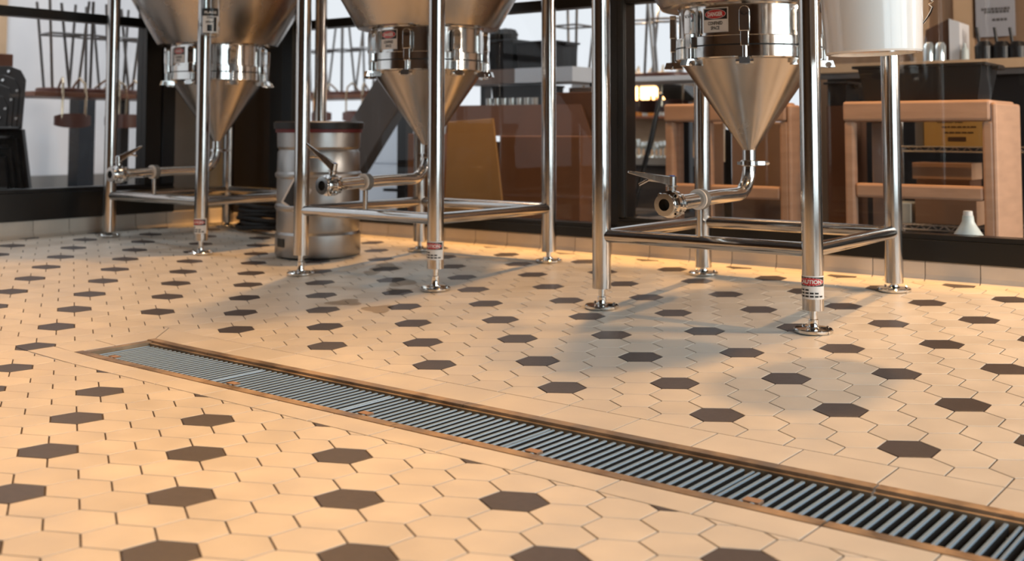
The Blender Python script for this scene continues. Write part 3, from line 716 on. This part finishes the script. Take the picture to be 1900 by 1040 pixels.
# dispenser carton (sloped top)
root = thing('dispenser_carton', PY(1742, 110, 2.0), 'brown and white open carton standing on the tan counter', 'carton')
p0 = PY(1712, 100, 2.0); p1 = PY(1762, 100, 2.0); p2 = PY(1782, 100, 2.0); zt = PY(1740, 36, 2.0).z; zt2 = PY(1780, 42, 2.0).z
m = MB(); m.prism([(p0.x, 2.0, cz), (p1.x, 2.0, cz), (p1.x, 2.2, cz), (p0.x, 2.2, cz)], [(p0.x + .02, 2.0, zt - .06), (p1.x, 2.0, zt), (p1.x, 2.2, zt), (p0.x + .02, 2.2, zt - .06)]); m.build('carton_body', CARDD, root)
m = MB(); m.prism([(p1.x + .002, 1.99, cz), (p2.x, 1.99, cz), (p2.x, 2.2, cz), (p1.x + .002, 2.2, cz)], [(p1.x + .002, 1.99, zt), (p2.x, 1.99, zt2), (p2.x, 2.2, zt2), (p1.x + .002, 2.2, zt)]); m.build('side_flap', WALLW, root)
for i, (u, lab) in enumerate(((1723, 'left'), (1744, 'right'))):
    p = PY(u, 76, 1.96); m = MB(); m.lathe([(.0, cz), (.030, cz), (.032, p.z - .03), (.022, p.z - .01), (.0, p.z)], (p.x, 1.965, 0), 24)
    tag(m.build('glass_jar', GLS, smooth=True, at=(p.x, 1.965, cz)), lab + ' one of two clear jars in front of the brown carton', 'jar', 'jars on the tan counter')
p = PY(1789, 80, 1.97); m = MB(); m.lathe([(.0, cz), (.022, cz), (.022, p.z - .04), (.008, p.z - .02), (.008, p.z)], (p.x, 1.985, 0), 20); tag(m.build('squeeze_bottle', BOTW, smooth=True, at=(p.x, 1.985, cz)), 'small white squeeze bottle right of the carton on the counter', 'bottle')
for i, (u, lab) in enumerate(((1822, 'leftmost'), (1855, 'middle'), (1884, 'rightmost'))):
    p = PY(u, 80, 2.02); q = PY(u - 4, 50, 2.02); root = thing('bottle_pourer', (p.x, 2.03, cz), lab + ' of the three black tall-spouted jugs on the counter', 'jug', 'black jugs on the tan counter')
    m = MB(); m.lathe([(.0, cz), (.052, cz), (.054, p.z - .02), (.03, p.z + .01), (.0, p.z + .015)], (p.x + .01, 2.03, 0), 24); m.build('jug_body', BLKP, root, smooth=True)
    m = MB(); m.tube((p.x - .015, 2.03, p.z - .02), (p.x - .03, 2.03, q.z), .009, 10); m.build('spout', BLKP, root, smooth=True)
# paper sign on wall
p = PY(1809, -30, 2.70); q = PY(1884, 66, 2.70)
def plane_fn(P, ax, up, n):
    P, ax, up, n = Vector(P), Vector(ax).normalized(), Vector(up).normalized(), Vector(n).normalized()
    return lambda x, y, l: P + ax * x + up * y + n * l
fnp = plane_fn(((p.x + q.x) / 2, 2.70, (p.z + q.z) / 2), (1, 0, 0), (0, 0, 1), (0, -1, 0)); w2, h2 = (q.x - p.x) / 2, (p.z - q.z) / 2
m = MB(); m.box(p.x, q.x, 2.70, 2.712, q.z, p.z)
rr = random.Random(3)
for y, x0, x1 in ((.02, -.7, .75), (-.09, -.55, .7), (-.38, -.15, .6)):
    x = x0
    while x < x1:
        w = rr.uniform(.08, .2); surf_rect(m, fnp, x * w2, min(x1, x + w) * w2, y * h2 * 1.0 - .008, y * h2 + .008, .0015, 1, 1); x += w + .04
tag(m.build('paper_sign', [LABELG, GREYP], fix=False, at=fnp(0, 0, 0)), 'grey paper sign with dark lines of writing on the brown wall', 'sign')
# wire shelving behind rack B
wy0, wy1 = 1.12, 1.42
z1 = PY(1740, 277, wy0).z; z2 = PY(1740, 423, wy0).z; sx0 = PY(1640, 280, wy0).x; sx1 = PY(1960, 280, wy0).x
root = thing('wire_shelf', ((sx0 + sx1) / 2, 1.27, FZ), 'chrome wire shelving unit behind the right wooden rack', 'shelf')
for x in (sx0, sx1):
    for y in (wy0, wy1): m = MB(); m.tube((x, y, FZ), (x, y, 1.0), .010, 10); m.build('post', WIRE, root, smooth=True)
for z in (z1, z2):
    m = MB()
    for y in (wy0, wy1): m.tube((sx0, y, z + .012), (sx1, y, z + .012), .004, 6); m.tube((sx0, y, z - .012), (sx1, y, z - .012), .004, 6)
    n = int((sx1 - sx0) / .03)
    for i in range(n):
        x = sx0 + i * .03; m.tube((x, wy0, z - .012 if i % 2 else z + .012), (x + .03, wy0, z + .012 if i % 2 else z - .012), .003, 5); m.tube((x, wy0, z + .013), (x, wy1, z + .013), .002, 5)
    m.build('wire_tier', WIRE, root)
def boxat(u0, u1, vt, Y, dep, zb, name, mt, label, cat, bev=.003, group=None):
    p = PY(u0, vt, Y); q = PY(u1, vt, Y); m = MB(); m.box(p.x, q.x, Y, Y + dep, zb, p.z); o = m.build(name, mt, bevel=bev, at=((p.x + q.x) / 2, Y + dep / 2, zb)); return tag(o, label, cat, group), p, q
zt1 = z1 + .0165
p = PY(1714, 214, 1.15); q = PY(1826, 214, 1.15); m = MB(); m.box(p.x, q.x, 1.15, 1.38, zt1, p.z)
fnp = plane_fn(((p.x + q.x) / 2, 1.15, (p.z + zt1) / 2), (1, 0, 0), (0, 0, 1), (0, -1, 0)); W, H = (q.x - p.x), (p.z - zt1)
surf_text(m, 'LIBRO ME', fnp, -.06 * W, .30 * H, .42 * W, .10 * H, .001, 1)
for y, w in ((.12, .5), (-.06, .42)):
    x = -w / 2 + .05
    while x < w / 2 + .05: ww = rr.uniform(.04, .1); surf_rect(m, fnp, x * W, (x + ww) * W, y * H - .0035, y * H + .0035, .001, 1, 1); x += ww + .015
surf_rect(m, fnp, -.10 * W, .20 * W, -.34 * H, -.20 * H, .001, 1, 1)
tag(m.build('printed_box', [BOXY, INK], fix=False, at=((p.x + q.x) / 2, 1.26, zt1)), 'yellow-brown printed box on the upper wire shelf', 'box')
boxat(1697, 1713, 215, 1.17, .18, zt1, 'grey_canister', GREYM, 'grey canister left of the yellow printed box on the wire shelf', 'canister')
zt2_ = z2 + .0165
boxat(1697, 1812, 352, 1.15, .24, zt2_, 'carton', KRAFT, 'plain brown carton on the lower wire shelf', 'carton')
bz = PY(1700, 352, 1.15).z + .0005
boxat(1700, 1800, 332, 1.16, .22, bz, 'serving_tray', CARDD, 'dark brown tray lying on the plain carton', 'tray')
bz2 = PY(1700, 332, 1.16).z + .0005
boxat(1692, 1803, 301, 1.16, .2, bz2, 'carton', KRAFT, 'low tan carton on the dark tray with a paper sheet on top', 'carton')
boxat(1655, 1690, 376, 1.15, .2, zt2_, 'white_tub', BOTW, 'white tub at the left end of the lower wire shelf', 'tub')
# spray/wash bottle on the inside sill
p = PY(1797, 443, .17); pt = PY(1797, 391, .17).z; pb = p.z
root = thing('wash_bottle', (p.x, .17, .3), 'translucent white bottle just behind the glass at the right', 'bottle')
rr_ = .062
m = MB(); m.lathe([(.0, pb - .06), (rr_, pb - .06), (rr_, pb + .012), (rr_ * .55, pb + .055), (.025, pb + .072), (.022, pt - .02), (.0, pt - .02)], (p.x, .17, 0), 36); m.build('bottle_body', BOTW, root, smooth=True)
m = MB(); m.lathe([(.0, pt - .0195), (.020, pt - .0195), (.018, pt), (.0, pt)], (p.x, .17, 0), 24); m.build('bottle_cap', WHT, root, smooth=True)
m = MB(); m.box(p.x - .25, p.x + .3, .09, .30, FZ, pb - .061); tag(m.build('low_crate', BLKP, at=(p.x, .2, FZ)), 'low black crate behind the glass under the translucent bottle', 'crate')

# back bar with glow, bottles and glasses
by = 3.1
bz0 = PY(1200, 292, by).z; x0 = PY(1160, 200, by).x; x1 = PY(1300, 200, by).x
root = thing('back_bar', ((x0 + x1) / 2, by + .2, FZ), 'grey back bar counter with a warm glowing shelf light', 'bar')
m = MB(); m.box(x0 - .6, x1, by, by + .45, bz0 - .06, bz0); m.build('bar_top', COUNTERG, root)
m = MB(); m.box(x0 - .6, x1, by + .03, by + .42, FZ, bz0 - .061); m.build('bar_body', DKW, root)
m = MB(); zu = PY(1200, 215, by + .2).z; m.box(x0 - .3, x1, by + .2, by + .44, zu - .02, zu); m.build('bar_shelf', TABW, root)
m = MB(); q = PY(1150, 162, by + .3); q2 = PY(1240, 184, by + .3); m.box(q.x, q2.x, by + .3, by + .34, q2.z, q.z); m.build('glow_light', LAMPW, root)
m = MB(); q = PY(1150, 197, by + .3); q2 = PY(1236, 201, by + .3); m.box(q.x, q2.x, by + .36, by + .38, q2.z, q.z); m.build('glow_light', LAMPW, root)  # second glowing strip, added to brighten the bar
m = MB(); m.box(x0 - .6, x1, by + .4, by + .45, bz0, PY(1200, 155, by + .4).z); m.build('bar_back', TAN, root)
m = MB(); q = PY(1165, 150, by); m.box(x0 - .6, x1, by + .1, by + .45, q.z - .04, q.z + .05); m.build('bar_canopy', GREYM, root)
gp = random.Random(11); kinds = ['left', 'right']
lab_spots = []
protoG = None
for i in range(9):
    u = 1166 + i * 8; Yb = by + .06 + .05 * (i % 3); p = PY(u, 270, Yb); hgt = .10 + .05 * gp.random()
    m = MB(); m.lathe([(.0, bz0), (.034, bz0), (.030, bz0 + .01), (.008, bz0 + .02), (.008, bz0 + hgt * .5), (.038, bz0 + hgt * .75), (.034, bz0 + hgt), (.030, bz0 + hgt), (.0, bz0 + hgt * .6)], (p.x, Yb, 0), 16)
    tag(m.build('stemmed_glass', GLS, smooth=True, at=(p.x, Yb, bz0)), 'stemmed glass standing in the row on the grey back bar', 'glass', 'glasses on the back bar')
for i in range(7):
    u = 1168 + i * 10; Yb = by + .3; p = PY(u, 205, Yb); hgt = .13 + .05 * gp.random(); mt = AMBER if i % 3 else GLS
    m = MB(); m.lathe([(.0, zu), (.030, zu), (.030, zu + hgt * .6), (.011, zu + hgt * .75), (.011, zu + hgt), (.0, zu + hgt)], (p.x, Yb, 0), 16)
    tag(m.build('liquor_bottle', mt, smooth=True, at=(p.x, Yb, zu)), 'bottle standing on the lit shelf of the back bar', 'bottle', 'bottles on the lit bar shelf')
# hood
p0 = PY(1213, 153, 2.72); p1 = PY(1262, 157, 2.72); p2 = PY(1292, 186, 2.72); p3 = PY(1238, 190, 2.72)
m = MB(); m.prism([(p0.x, 2.72, p0.z), (p1.x, 2.72, p1.z), (p2.x, 2.72, p2.z), (p3.x, 2.72, p3.z)], [(p0.x, 2.92, p0.z), (p1.x, 2.92, p1.z), (p2.x, 2.92, p2.z), (p3.x, 2.92, p3.z)])
hx = (p3.x + p2.x) / 2
m.box(hx - .03, hx + .03, 2.78, 2.84, FZ, p3.z); m.box(hx - .2, hx + .2, 2.72, 2.92, FZ, FZ + .02)
tag(m.build('slanted_display', BLKP, at=(hx, 2.8, FZ)), 'black slanted display stand right of the glowing bar light', 'display stand')
p0 = PY(1226, 175, 1.7); p1 = PY(1190, 345, 1.5)
m = MB(); m.path([p0, (p0 + p1) / 2, (p1.x - .05, 1.42, FZ + .01)], [.014, .018, .016], 10); tag(m.build('leaning_pole', BLKP, smooth=True, at=(p1.x, 1.45, FZ)), 'thin black pole leaning in front of the bar glasses', 'pole')
# sign strip between rack posts
p = PY(1326, 240, .98); q = PY(1346, 300, .98); m = MB(); m.box(p.x, q.x, .98, 1.06, FZ, p.z, 1); m.box(p.x, q.x, .97, .979, q.z, p.z, 0)
tag(m.build('cleaning_box', [CABW, BLKP], at=(p.x, 1.0, FZ)), 'narrow box with pale blue label behind the middle opening of the left rack', 'box')

# high tables with upturned stools
def make_stool(label):
    root = thing('bar_stool', (0, 0, 0), label, 'stool')
    m = MB(); m.lathe([(.0, .0), (.155, .0), (.17, .008), (.17, .028), (.16, .034), (.0, .034)], (0, 0, 0), 28); m.build('seat', SEATB, root, smooth=True)
    for sx, sy in ((1, 1), (1, -1), (-1, 1), (-1, -1)):
        m = MB(); m.tube((sx * .09, sy * .09, .035), (sx * .138, sy * .138, .66), .0105, 8); m.build('leg', RODM, root, smooth=True)
    k = .09 + (.138 - .09) * (.42 - .035) / .625
    m = MB()
    for a, b in (((k, k), (k, -k)), ((k, -k), (-k, -k)), ((-k, -k), (-k, k)), ((-k, k), (k, k))): m.tube((a[0], a[1], .42), (b[0], b[1], .42), .008, 8)
    m.build('footrest', RODM, root, smooth=True)
    for s in (-1, 1):
        m = MB(); m.path([(s * .05, .10, .036), (s * .055, .16, .075), (s * .06, .21, .10), (s * .075, .265, .06), (s * .08, .28, -.03), (s * .08, .275, -.20)], .0085, 8); m.build('back_rod', RODM2, root, smooth=True)
    m = MB(); vs = []
    for i in range(11):
        x = -.125 + .025 * i; y = .285 - .04 * (abs(x) / .125) ** 2; hh = .050 - .018 * (abs(x) / .125) ** 3
        vs += [(x, y, -.20 - hh), (x, y + .016, -.20 - hh), (x, y + .016, -.20 + hh), (x, y, -.20 + hh)]
    m.add(vs, [(4 * i + j, 4 * i + (j + 1) % 4, 4 * i + 4 + (j + 1) % 4, 4 * i + 4 + j) for i in range(10) for j in range(4)] + [(0, 1, 2, 3), (43, 42, 41, 40)]); m.build('backrest', SEATB, root, smooth=True)
    return root
RODM2 = mat('stool_rod_bright', (.62, .50, .36), .18, 1)
proto = None
def place_stool(p, rz, z, label, group):
    global proto
    if proto is None: proto = make_stool(label); o = proto
    else: o = copy_tree(proto)
    o.location = (p[0], p[1], z + .0005); o.rotation_euler = (0, 0, rz); tag(o, label, 'stool', group)
def high_table(x0, x1, y0, y1, zt, label, mt=TABW):
    root = thing('high_table', ((x0 + x1) / 2, (y0 + y1) / 2, FZ), label, 'table')
    m = MB(); m.box(x0, x1, y0, y1, zt - .035, zt); m.build('tabletop', mt, root, bevel=.004)
    for x in (x0 + .35 * (x1 - x0), x1 - .12 * (x1 - x0)):
        m = MB(); ym = (y0 + y1) / 2; m.box(x - .035, x + .035, ym - .035, ym + .035, FZ + .03, zt - .036); m.box(x - .2, x + .2, y0 + .05, y1 - .05, FZ, FZ + .03); m.build('table_leg', BLKP, root)
# table A : seen through window_1 (left)
XA = -1.25
a = PX(64, 174, XA); b = PX(262, 174, XA)
FZL = .125
zt = a.z + .02
high_table(XA - .55, XA, a.y, b.y + 1.0, zt, 'long brown high table behind the left window carrying upturned stools')
for i, u in enumerate((110, 160, 212, 268)):
    p = PX(u, 170, XA - .26); place_stool((XA - .24, p.y), -PI / 2 + .35 * (1 if i % 2 else -.6), zt, ['leftmost upturned stool on the table behind the left window', 'second upturned stool from the left behind the left window', 'third upturned stool behind the left window, right of the tank leg', 'fourth upturned stool behind the left window, beside the black mullion'][i], 'upturned stools behind the left window')
# table B : centre left through window_2
YB = 2.3
a = PY(560, 181, YB); b = PY(690, 181, YB); zt = a.z + .02
high_table(a.x - .5, b.x, YB, YB + .5, zt, 'brown high table behind the glass above the keg', TABW)
for i, u in enumerate((585, 634, 684)):
    p = PY(u, 181, YB + .22); place_stool((p.x, p.y), PI + (.3 * (i - 1)), zt, ['left upturned stool on the table above the keg', 'middle upturned stool on the table above the keg', 'right upturned stool on the table above the keg'][i], 'upturned stools above the keg')
# table C : between middle and right tank
YC = 2.15
a = PY(1046, 147, YC); b = PY(1305, 147, YC); zt = a.z
high_table(a.x, b.x, YC, YC + .5, zt, 'white-edged high table behind the glass between middle and right tanks', WALLW)
for i, u in enumerate((1062, 1182, 1240)):
    p = PY(u, 147, YC + .22); place_stool((p.x, p.y), .2 * i, zt, ['upturned stool on the white-edged table left of the black mullion', 'upturned stool on the white-edged table just right of the black mullion', 'upturned stool on the white-edged table beside the right tank flange'][i], 'upturned stools on the white-edged table')
p = PY(1168, 55, 3.0)
root = thing('pendant_bulb', p, 'small warm glowing bulb hanging right of the black mullion', 'lamp')
m = MB(); m.lathe([(.0, p.z - .05), (.03, p.z - .03), (.035, p.z), (.02, p.z + .035), (.012, p.z + .05), (.0, p.z + .05)], (p.x, p.y, 0), 20); m.build('bulb', BULB, root, smooth=True)
m = MB(); m.tube((p.x, p.y, p.z + .05), (p.x, p.y, p.z + 1.6), .006, 8); m.build('cord', BLT, root)

# shelf with black tubs in the centre
ys = 1.25
root = thing('service_shelf', (PY(980, 140, ys).x, ys + .2, FZ), 'white-edged service shelf behind the glass right of the middle tank', 'shelf')
za = PY(980, 126, ys).z; zb_ = PY(980, 153, ys).z; sx0 = PY(900, 140, ys).x; sx1 = PY(1062, 140, ys).x; xm = PY(955, 140, ys).x
m = MB(); m.box(xm, sx1, ys, ys + .4, zb_, za); m.build('shelf_board', CABW, root)
m = MB(); m.box(sx0 - .3, xm - .001, ys + .02, ys + .4, zb_, za); m.build('shelf_board', KRAFTD if False else PANEL, root)
m = MB(); zz0 = PY(950, 196, ys).z
for x in (sx0 - .28, sx1 - .06): m.box(x, x + .04, ys + .3, ys + .38, FZ, zb_ - .001)
m.build('shelf_leg', BLKP, root)
m = MB(); m.box(sx0 - .2, PY(1005, 190, ys).x, ys, ys + .38, zz0 - .03, zz0); m.build('shelf_board', WALLW, root)
m = MB(); m.box(PY(1040, 190, ys).x, PY(1110, 190, ys).x, ys + .1, ys + .3, FZ, PY(1050, 150, ys).z - .04); m.build('side_panel', PANEL, root)
tub('bus_tub', 958, 1026, 76, ys + .04, .3, za, 'black tub on the white part of the service shelf, middle of the glass', lip=.012, taper=.01)
tub('bus_tub', 905, 952, 74, ys + .05, .3, za, 'black tub with rags inside, left of the other tub on the service shelf', lip=.012, taper=.01)
p = PY(930, 70, ys + .2); m = MB()
for k in range(9): 
    a = k * 2.4; m.lathe([(.0, -.05), (.045, -.03), (.06, 0), (.04, .035), (.0, .045)], (p.x + .07 * math.cos(a), p.y + .05 * math.sin(a), p.z - .005 + .012 * (k % 3)), 10)
tag(m.build('black_rags', RUB, smooth=True, at=p), 'heap of dark rags in the left black tub', 'rags', kind='stuff')
tub('plastic_bin', 912, 1002, 158, ys + .03, .28, zz0, 'dark bin below the service shelf', taper=.008, lip=.006)
gz = zz0
for i in range(6):
    u = 1012 + i * 9; p = PY(u, 190, ys + .12); hgt = .13
    m = MB(); m.lathe([(.0, gz), (.032, gz), (.034, gz + hgt), (.030, gz + hgt), (.0, gz + .02)], (PY(905 + i * 16, 190, ys - .045).x, ys - .045, 0), 14)
m = MB(); m.box(sx0 - .2, PY(1005, 190, ys).x, ys - .10, ys - .002, zz0 - .03, zz0 - .0); m.build('front_edge', WALLW, root)
for i in range(7):
    X = PY(908 + i * 14, 190, ys - .05).x; m = MB(); m.lathe([(.0, gz), (.022, gz), (.024, gz + .05), (.021, gz + .05), (.0, gz + .01)], (X, ys - .05, 0), 14)
    tag(m.build('drinking_glass', GLS, smooth=True, at=(X, ys - .05, gz)), 'small clear glass in the row on the white shelf edge', 'glass', 'small glasses on the white shelf edge')
# cardboard group
yc = .42
p = PY(927, 252, yc + .12); q = PY(1076, 252, yc + .12)
root = thing('cardboard_box', ((p.x + q.x) / 2, yc + .3, FZ), 'large brown cardboard box with an open flap behind the glass', 'box')
m = MB(); m.box(p.x, q.x, yc + .12, yc + .5, FZ, p.z); m.build('box_body', CARD, root, bevel=.004)
f0 = PY(826, 252, yc + .515); f1 = PY(1098, 252, yc + .515); f2 = PY(1078, 193, yc + .58); f3 = PY(832, 196, yc + .58)
n_ = Vector((0, .008, 0)); m = MB(); m.prism([f0, f1, f2, f3], [f0 + n_, f1 + n_, f2 + n_, f3 + n_]); m.build('box_flap', CARDD, root)
p0 = PY(826, 262, yc + .55); m = MB(); m.box(p0.x, PY(926, 262, yc + .55).x, yc + .53, yc + .7, FZ, p0.z); m.build('box_side', CARDD, root)
c = [PY(831, 226, .36), PY(914, 220, .36), PY(940, 455, .16), PY(823, 440, .16)]
c[2].z = c[3].z = FZ + .001
n_ = Vector((0, .012, .002)); m = MB(); m.prism(c, [v + n_ for v in c]); tag(m.build('cardboard_sheet', CARDY, at=(c[2] + c[3]) / 2), 'yellow-brown cardboard sheet leaning behind the glass', 'sheet')
p = PY(1087, 254, .75); m = MB(); m.lathe([(.0, FZ), (.055, FZ), (.055, p.z - .01), (.045, p.z), (.0, p.z)], (p.x, .78, 0), 28); tag(m.build('steel_cylinder', KEG, smooth=True, at=(p.x, .78, FZ)), 'narrow steel cylinder behind the glass beside the large cardboard box', 'cylinder')
p = PY(1098, 262, .9); q = PY(1140, 262, .9); m = MB(); q = PY(1150, 262, 1.0); m.box(q.x - .5, q.x, 1.0, 1.12, FZ, PY(1100, 170, 1.0).z); tag(m.build('brown_cabinet', CARDD, bevel=.004, at=(q.x, 1.15, FZ)), 'dark brown cabinet behind the black mullion', 'cabinet')
# slanted grey panel, white cabinet, post
yp = 1.0
c = [PY(640, 372, yp), PY(664, 328, yp), PY(808, 80, yp), PY(742, 80, yp)]
c = [PY(560, 372, yp), PY(634, 372, yp), PY(812, 80, yp), PY(738, 80, yp)]
n_ = Vector((-.0, .10, 0)); m = MB(); m.prism(c, [v + n_ for v in c]); m.box(PY(548, 300, yp).x, PY(634, 300, yp).x, yp, yp + .1, FZ, PY(600, 372, yp).z + .01)
tag(m.build('grey_board', GREYP, bevel=.003, at=(PY(600, 372, yp).x, yp, FZ)), 'dark grey slanted board behind the keg and middle tank cone', 'board')
yw = 1.6; a = PY(655, 228, yw); b = PY(790, 228, yw); zl = PY(700, 303, yw).z
root = thing('white_cabinet', ((a.x + b.x) / 2, yw + .2, FZ), 'pale low cabinet behind the slanted grey panel', 'cabinet')
m = MB(); m.box(a.x, b.x, yw + .01, yw + .4, FZ, a.z); m.build('cabinet_body', CABW, root)
for z0, z1 in ((FZ + .02, zl - .004), (zl + .004, a.z - .01)): m = MB(); m.box(a.x + .01, b.x - .01, yw, yw + .012, z0, z1); m.build('drawer_front', CABW, root)
a = PY(738, 150, 1.35); b = PY(754, 150, 1.35); m = MB(); m.box(a.x, b.x, 1.35, 1.43, FZ, PY(738, 196, 1.35).z); zfoot = PY(730, 356, 1.3).z; m.box(PY(704, 356, 1.3).x, b.x, 1.34, 1.43, zfoot, zfoot + .02)
tag(m.build('black_post', BLKP, at=(a.x, 1.39, FZ)), 'black upright post with a side foot in front of the pale cabinet', 'post')
a = PY(757, 248, .62); b = PY(778, 248, .62); m = MB(); m.box(a.x, b.x + .1, .62, .9, FZ, a.z); tag(m.build('cardboard_box', CARD, bevel=.003, at=(a.x, .7, FZ)), 'narrow cardboard box behind the middle tank outlet pipe', 'box')

# stacked black metal chairs (left window)
def make_chair(label):
    root = thing('metal_chair', (0, 0, 0), label, 'chair')
    # local: x = left-right of the chair, y = towards its back
    def sheet(name, pts, th, mt=CHAIRM, axis=1):
        m = MB(); a = [Vector(p) for p in pts]; n = (a[1] - a[0]).cross(a[2] - a[0]).normalized() * th
        m.prism(a, [v + n for v in a]); return m.build(name, mt, root, bevel=.003)
    back = [(-.21, .20, .44), (.21, .20, .44), (.19, .275, .74), (.15, .29, .80), (.08, .297, .825), (-.08, .297, .825), (-.15, .29, .80), (-.19, .275, .74)]
    sheet('backrest', back, .012)
    m = MB(); m.box(-.20, .20, -.19, .20, .44, .455); m.box(-.205, .205, -.20, -.19, .405, .455); m.build('seat', CHAIRM, root, bevel=.004)
    for sx in (-1, 1):
        for sy in (-1, 1):
            m = MB(); x, y = sx * .19, sy * .185; X, Y = sx * .24, sy * .25
            m.prism([(X - .02, Y - .02, 0), (X + .02, Y - .02, 0), (X + .02, Y + .02, 0), (X - .02, Y + .02, 0)], [(x - .035, y - .02, .44), (x + .035, y - .02, .44), (x + .035, y + .02, .44), (x - .035, y + .02, .44)]); m.build('leg', CHAIRM, root, bevel=.003)
    m = MB()
    for x, z in ((-.17, .50), (.17, .50), (-.15, .67), (.15, .67), (-.08, .79), (.08, .79)):
        y = .20 + (z - .44) * .25; m.lathe([(.009, -.020), (.009, .020), (.004, .024)], (x, y, z), 10, axis=(0, 1, -.25))
    m.build('rivet', CHROME, root); return root
ch = make_chair('lowest black metal chair of the stack behind the left window')
base = PX(-72, 300, -.55)
labs = ['lowest', 'second lowest', 'second highest', 'topmost']
for i in range(4):
    o = ch if i == 0 else copy_tree(ch)
    o.location = (base.x - .05 + .010 * i, base.y + .03 * i - .03, FZL + .055 * i); o.rotation_euler = (0, 0, math.radians(35))
    tag(o, labs[i] + ' black metal chair in the stack behind the left window', 'chair', 'stacked black metal chairs')
# brown post and dark column beyond the left window
a = PX(-20, 120, -1.1); b = PX(20, 120, -1.1)
m = MB(); m.box(-1.25, -1.1, a.y - .1, b.y - .02, FZL, a.z - .02); m.box(-1.27, -1.08, a.y - .12, b.y + .005, a.z - .02 + .0, a.z + .075); tag(m.build('wooden_post', TABW, bevel=.004, at=(-1.17, b.y, FZL)), 'brown wooden newel post at the far left above the chairs', 'post')
a = PX(146, 250, -2.6); b = PX(176, 250, -2.6); m = MB(); m.box(-2.75, -2.6, a.y, b.y, FZL, a.z + 0.0); m.box(-2.75, -2.6, a.y, b.y, a.z, PX(150, 182, -2.6).z); struct('trim_2', m, BLUEBLK)
a = PX(-60, 100, -3.2); b = PX(12, 100, -3.2); m = MB(); m.box(-3.3, -3.2, a.y, b.y, FZL, 3.5); struct('trim_3', m, TAN)
m = MB(); m.box(-3.45, -3.3, -4, 3.2, FZL, 3.8); struct('wall_side', m, WALLW)
m = MB(); m.box(-3.29, -3.2, -4, 3.2, FZL, PX(200, 322, -3.2).z); struct('trim_4', m, COUNTERG)

m = MB(); m.box(-.1, 9.2, .12, 2.9, 3.6, 3.7); struct('ceiling', m, CEIL)  # unseen, added to keep sky light off the far room
m = MB(); m.box(9.1, 9.2, .12, 2.9, .1, 3.6); struct('wall_side', m, BRW)  # unseen, added to cut the sky light from the right
# ------------------------------------------------------------------ light
w = bpy.data.worlds.new('World'); bpy.context.scene.world = w; w.use_nodes = True
bg = w.node_tree.nodes['Background']; bg.inputs[0].default_value = (.90, .95, 1.0, 1); bg.inputs[1].default_value = 1.0
def area(name, loc, target, sx, sy, col_, power, shape='RECTANGLE', spread=PI):
    l = bpy.data.lights.new(name, 'AREA'); l.shape = shape; l.size = sx; l.size_y = sy; l.color = col_; l.energy = power; l.spread = spread
    o = bpy.data.objects.new(name, l); col.objects.link(o); o.location = loc
    o.rotation_euler = (Vector(target) - Vector(loc)).to_track_quat('-Z', 'Y').to_euler(); return o
WARM = (1, .52, .17)
for i, x in enumerate((.3, 1.5, 3.1, 4.8, 6.6)):
    area('ceiling_lamp', (x, -.10, 4.3), (x, -.10, 0), .22, .22, WARM, 110, 'DISK')
for i, (x, y, pw) in enumerate(((1.5, -2.9, 11), (3.3, -3.4, 9.5), (4.9, -4.1, 6))):
    area('ceiling_lamp', (x, y, 4.3), (x, y, 0), .3, .3, WARM, pw, 'DISK', math.radians(62))
area('window_daylight', (8.34, -2.75, 1.78), (4, -2.75, 1.78), 4.5, 3.05, (.78, .94, 1), 155)
for loc, tgt, sx, c_, pw in (((-1.5, .5, 3.4), (-1.5, 1.8, .4), .6, (.85, .93, 1), 25), ((.8, .45, 3.4), (.8, 1.8, .4), .6, (.8, .92, 1), 25), ((2.6, .45, 3.4), (2.6, 1.6, .4), .5, (1, .7, .45), 10),  # added fills without fixtures, lifting the dark fronts in the far room
        ((4.6, .45, 3.4), (4.6, 1.6, .4), .5, (1, .66, .42), 3), ((7.6, .75, 1.6), (4.5, .75, .7), .8, (1, .86, .72), 110), ((5.2, 2.2, 3.4), (5.2, 2.75, 1.0), .5, (1, .72, .48), 6)):  # the strong side one stands for daylight from the right
    area('far_room_fill', loc, tgt, sx, sx, c_, pw)
pbar = PY(1200, 240, 3.0)
area('far_room_fill', (pbar.x + .3, 2.5, 1.7), pbar, .2, .2, (1, .7, .4), 9)  # added to brighten the glasses on the back bar
area('far_room_fill', (-.6, -1.8, 3.4), (-3.3, -.6, .9), .5, .4, (.9, .95, 1), 45)  # added to brighten the white wall beyond the left window

# ------------------------------------------------------------------ camera
cd = bpy.data.cameras.new('camera'); co = bpy.data.objects.new('camera', cd); col.objects.link(co)
r = CR.normalized(); fwd = (CF - r * CF.dot(r)).normalized(); up = r.cross(fwd)
co.matrix_world = Matrix(((r.x, up.x, -fwd.x, CAM.x), (r.y, up.y, -fwd.y, CAM.y), (r.z, up.z, -fwd.z, CAM.z), (0, 0, 0, 1)))
cd.sensor_width = 36; cd.lens = FPX / 1900 * 36; cd.shift_y = -(520 - PY0) / 1900; cd.clip_start = .05
cd.dof.use_dof = True; cd.dof.focus_distance = 3.1; cd.dof.aperture_fstop = 3.0
sc = bpy.context.scene; sc.camera = co
sc.view_settings.view_transform = 'Standard'; sc.view_settings.look = 'None'; sc.view_settings.gamma = 1; sc.view_settings.exposure = -0.1
sc.view_settings.use_curve_mapping = False
sc.cycles.use_denoising = True; sc.cycles.max_bounces = 10; sc.cycles.transparent_max_bounces = 16
sc.cycles.sample_clamp_indirect = 8; sc.cycles.caustics_reflective = False; sc.cycles.caustics_refractive = False
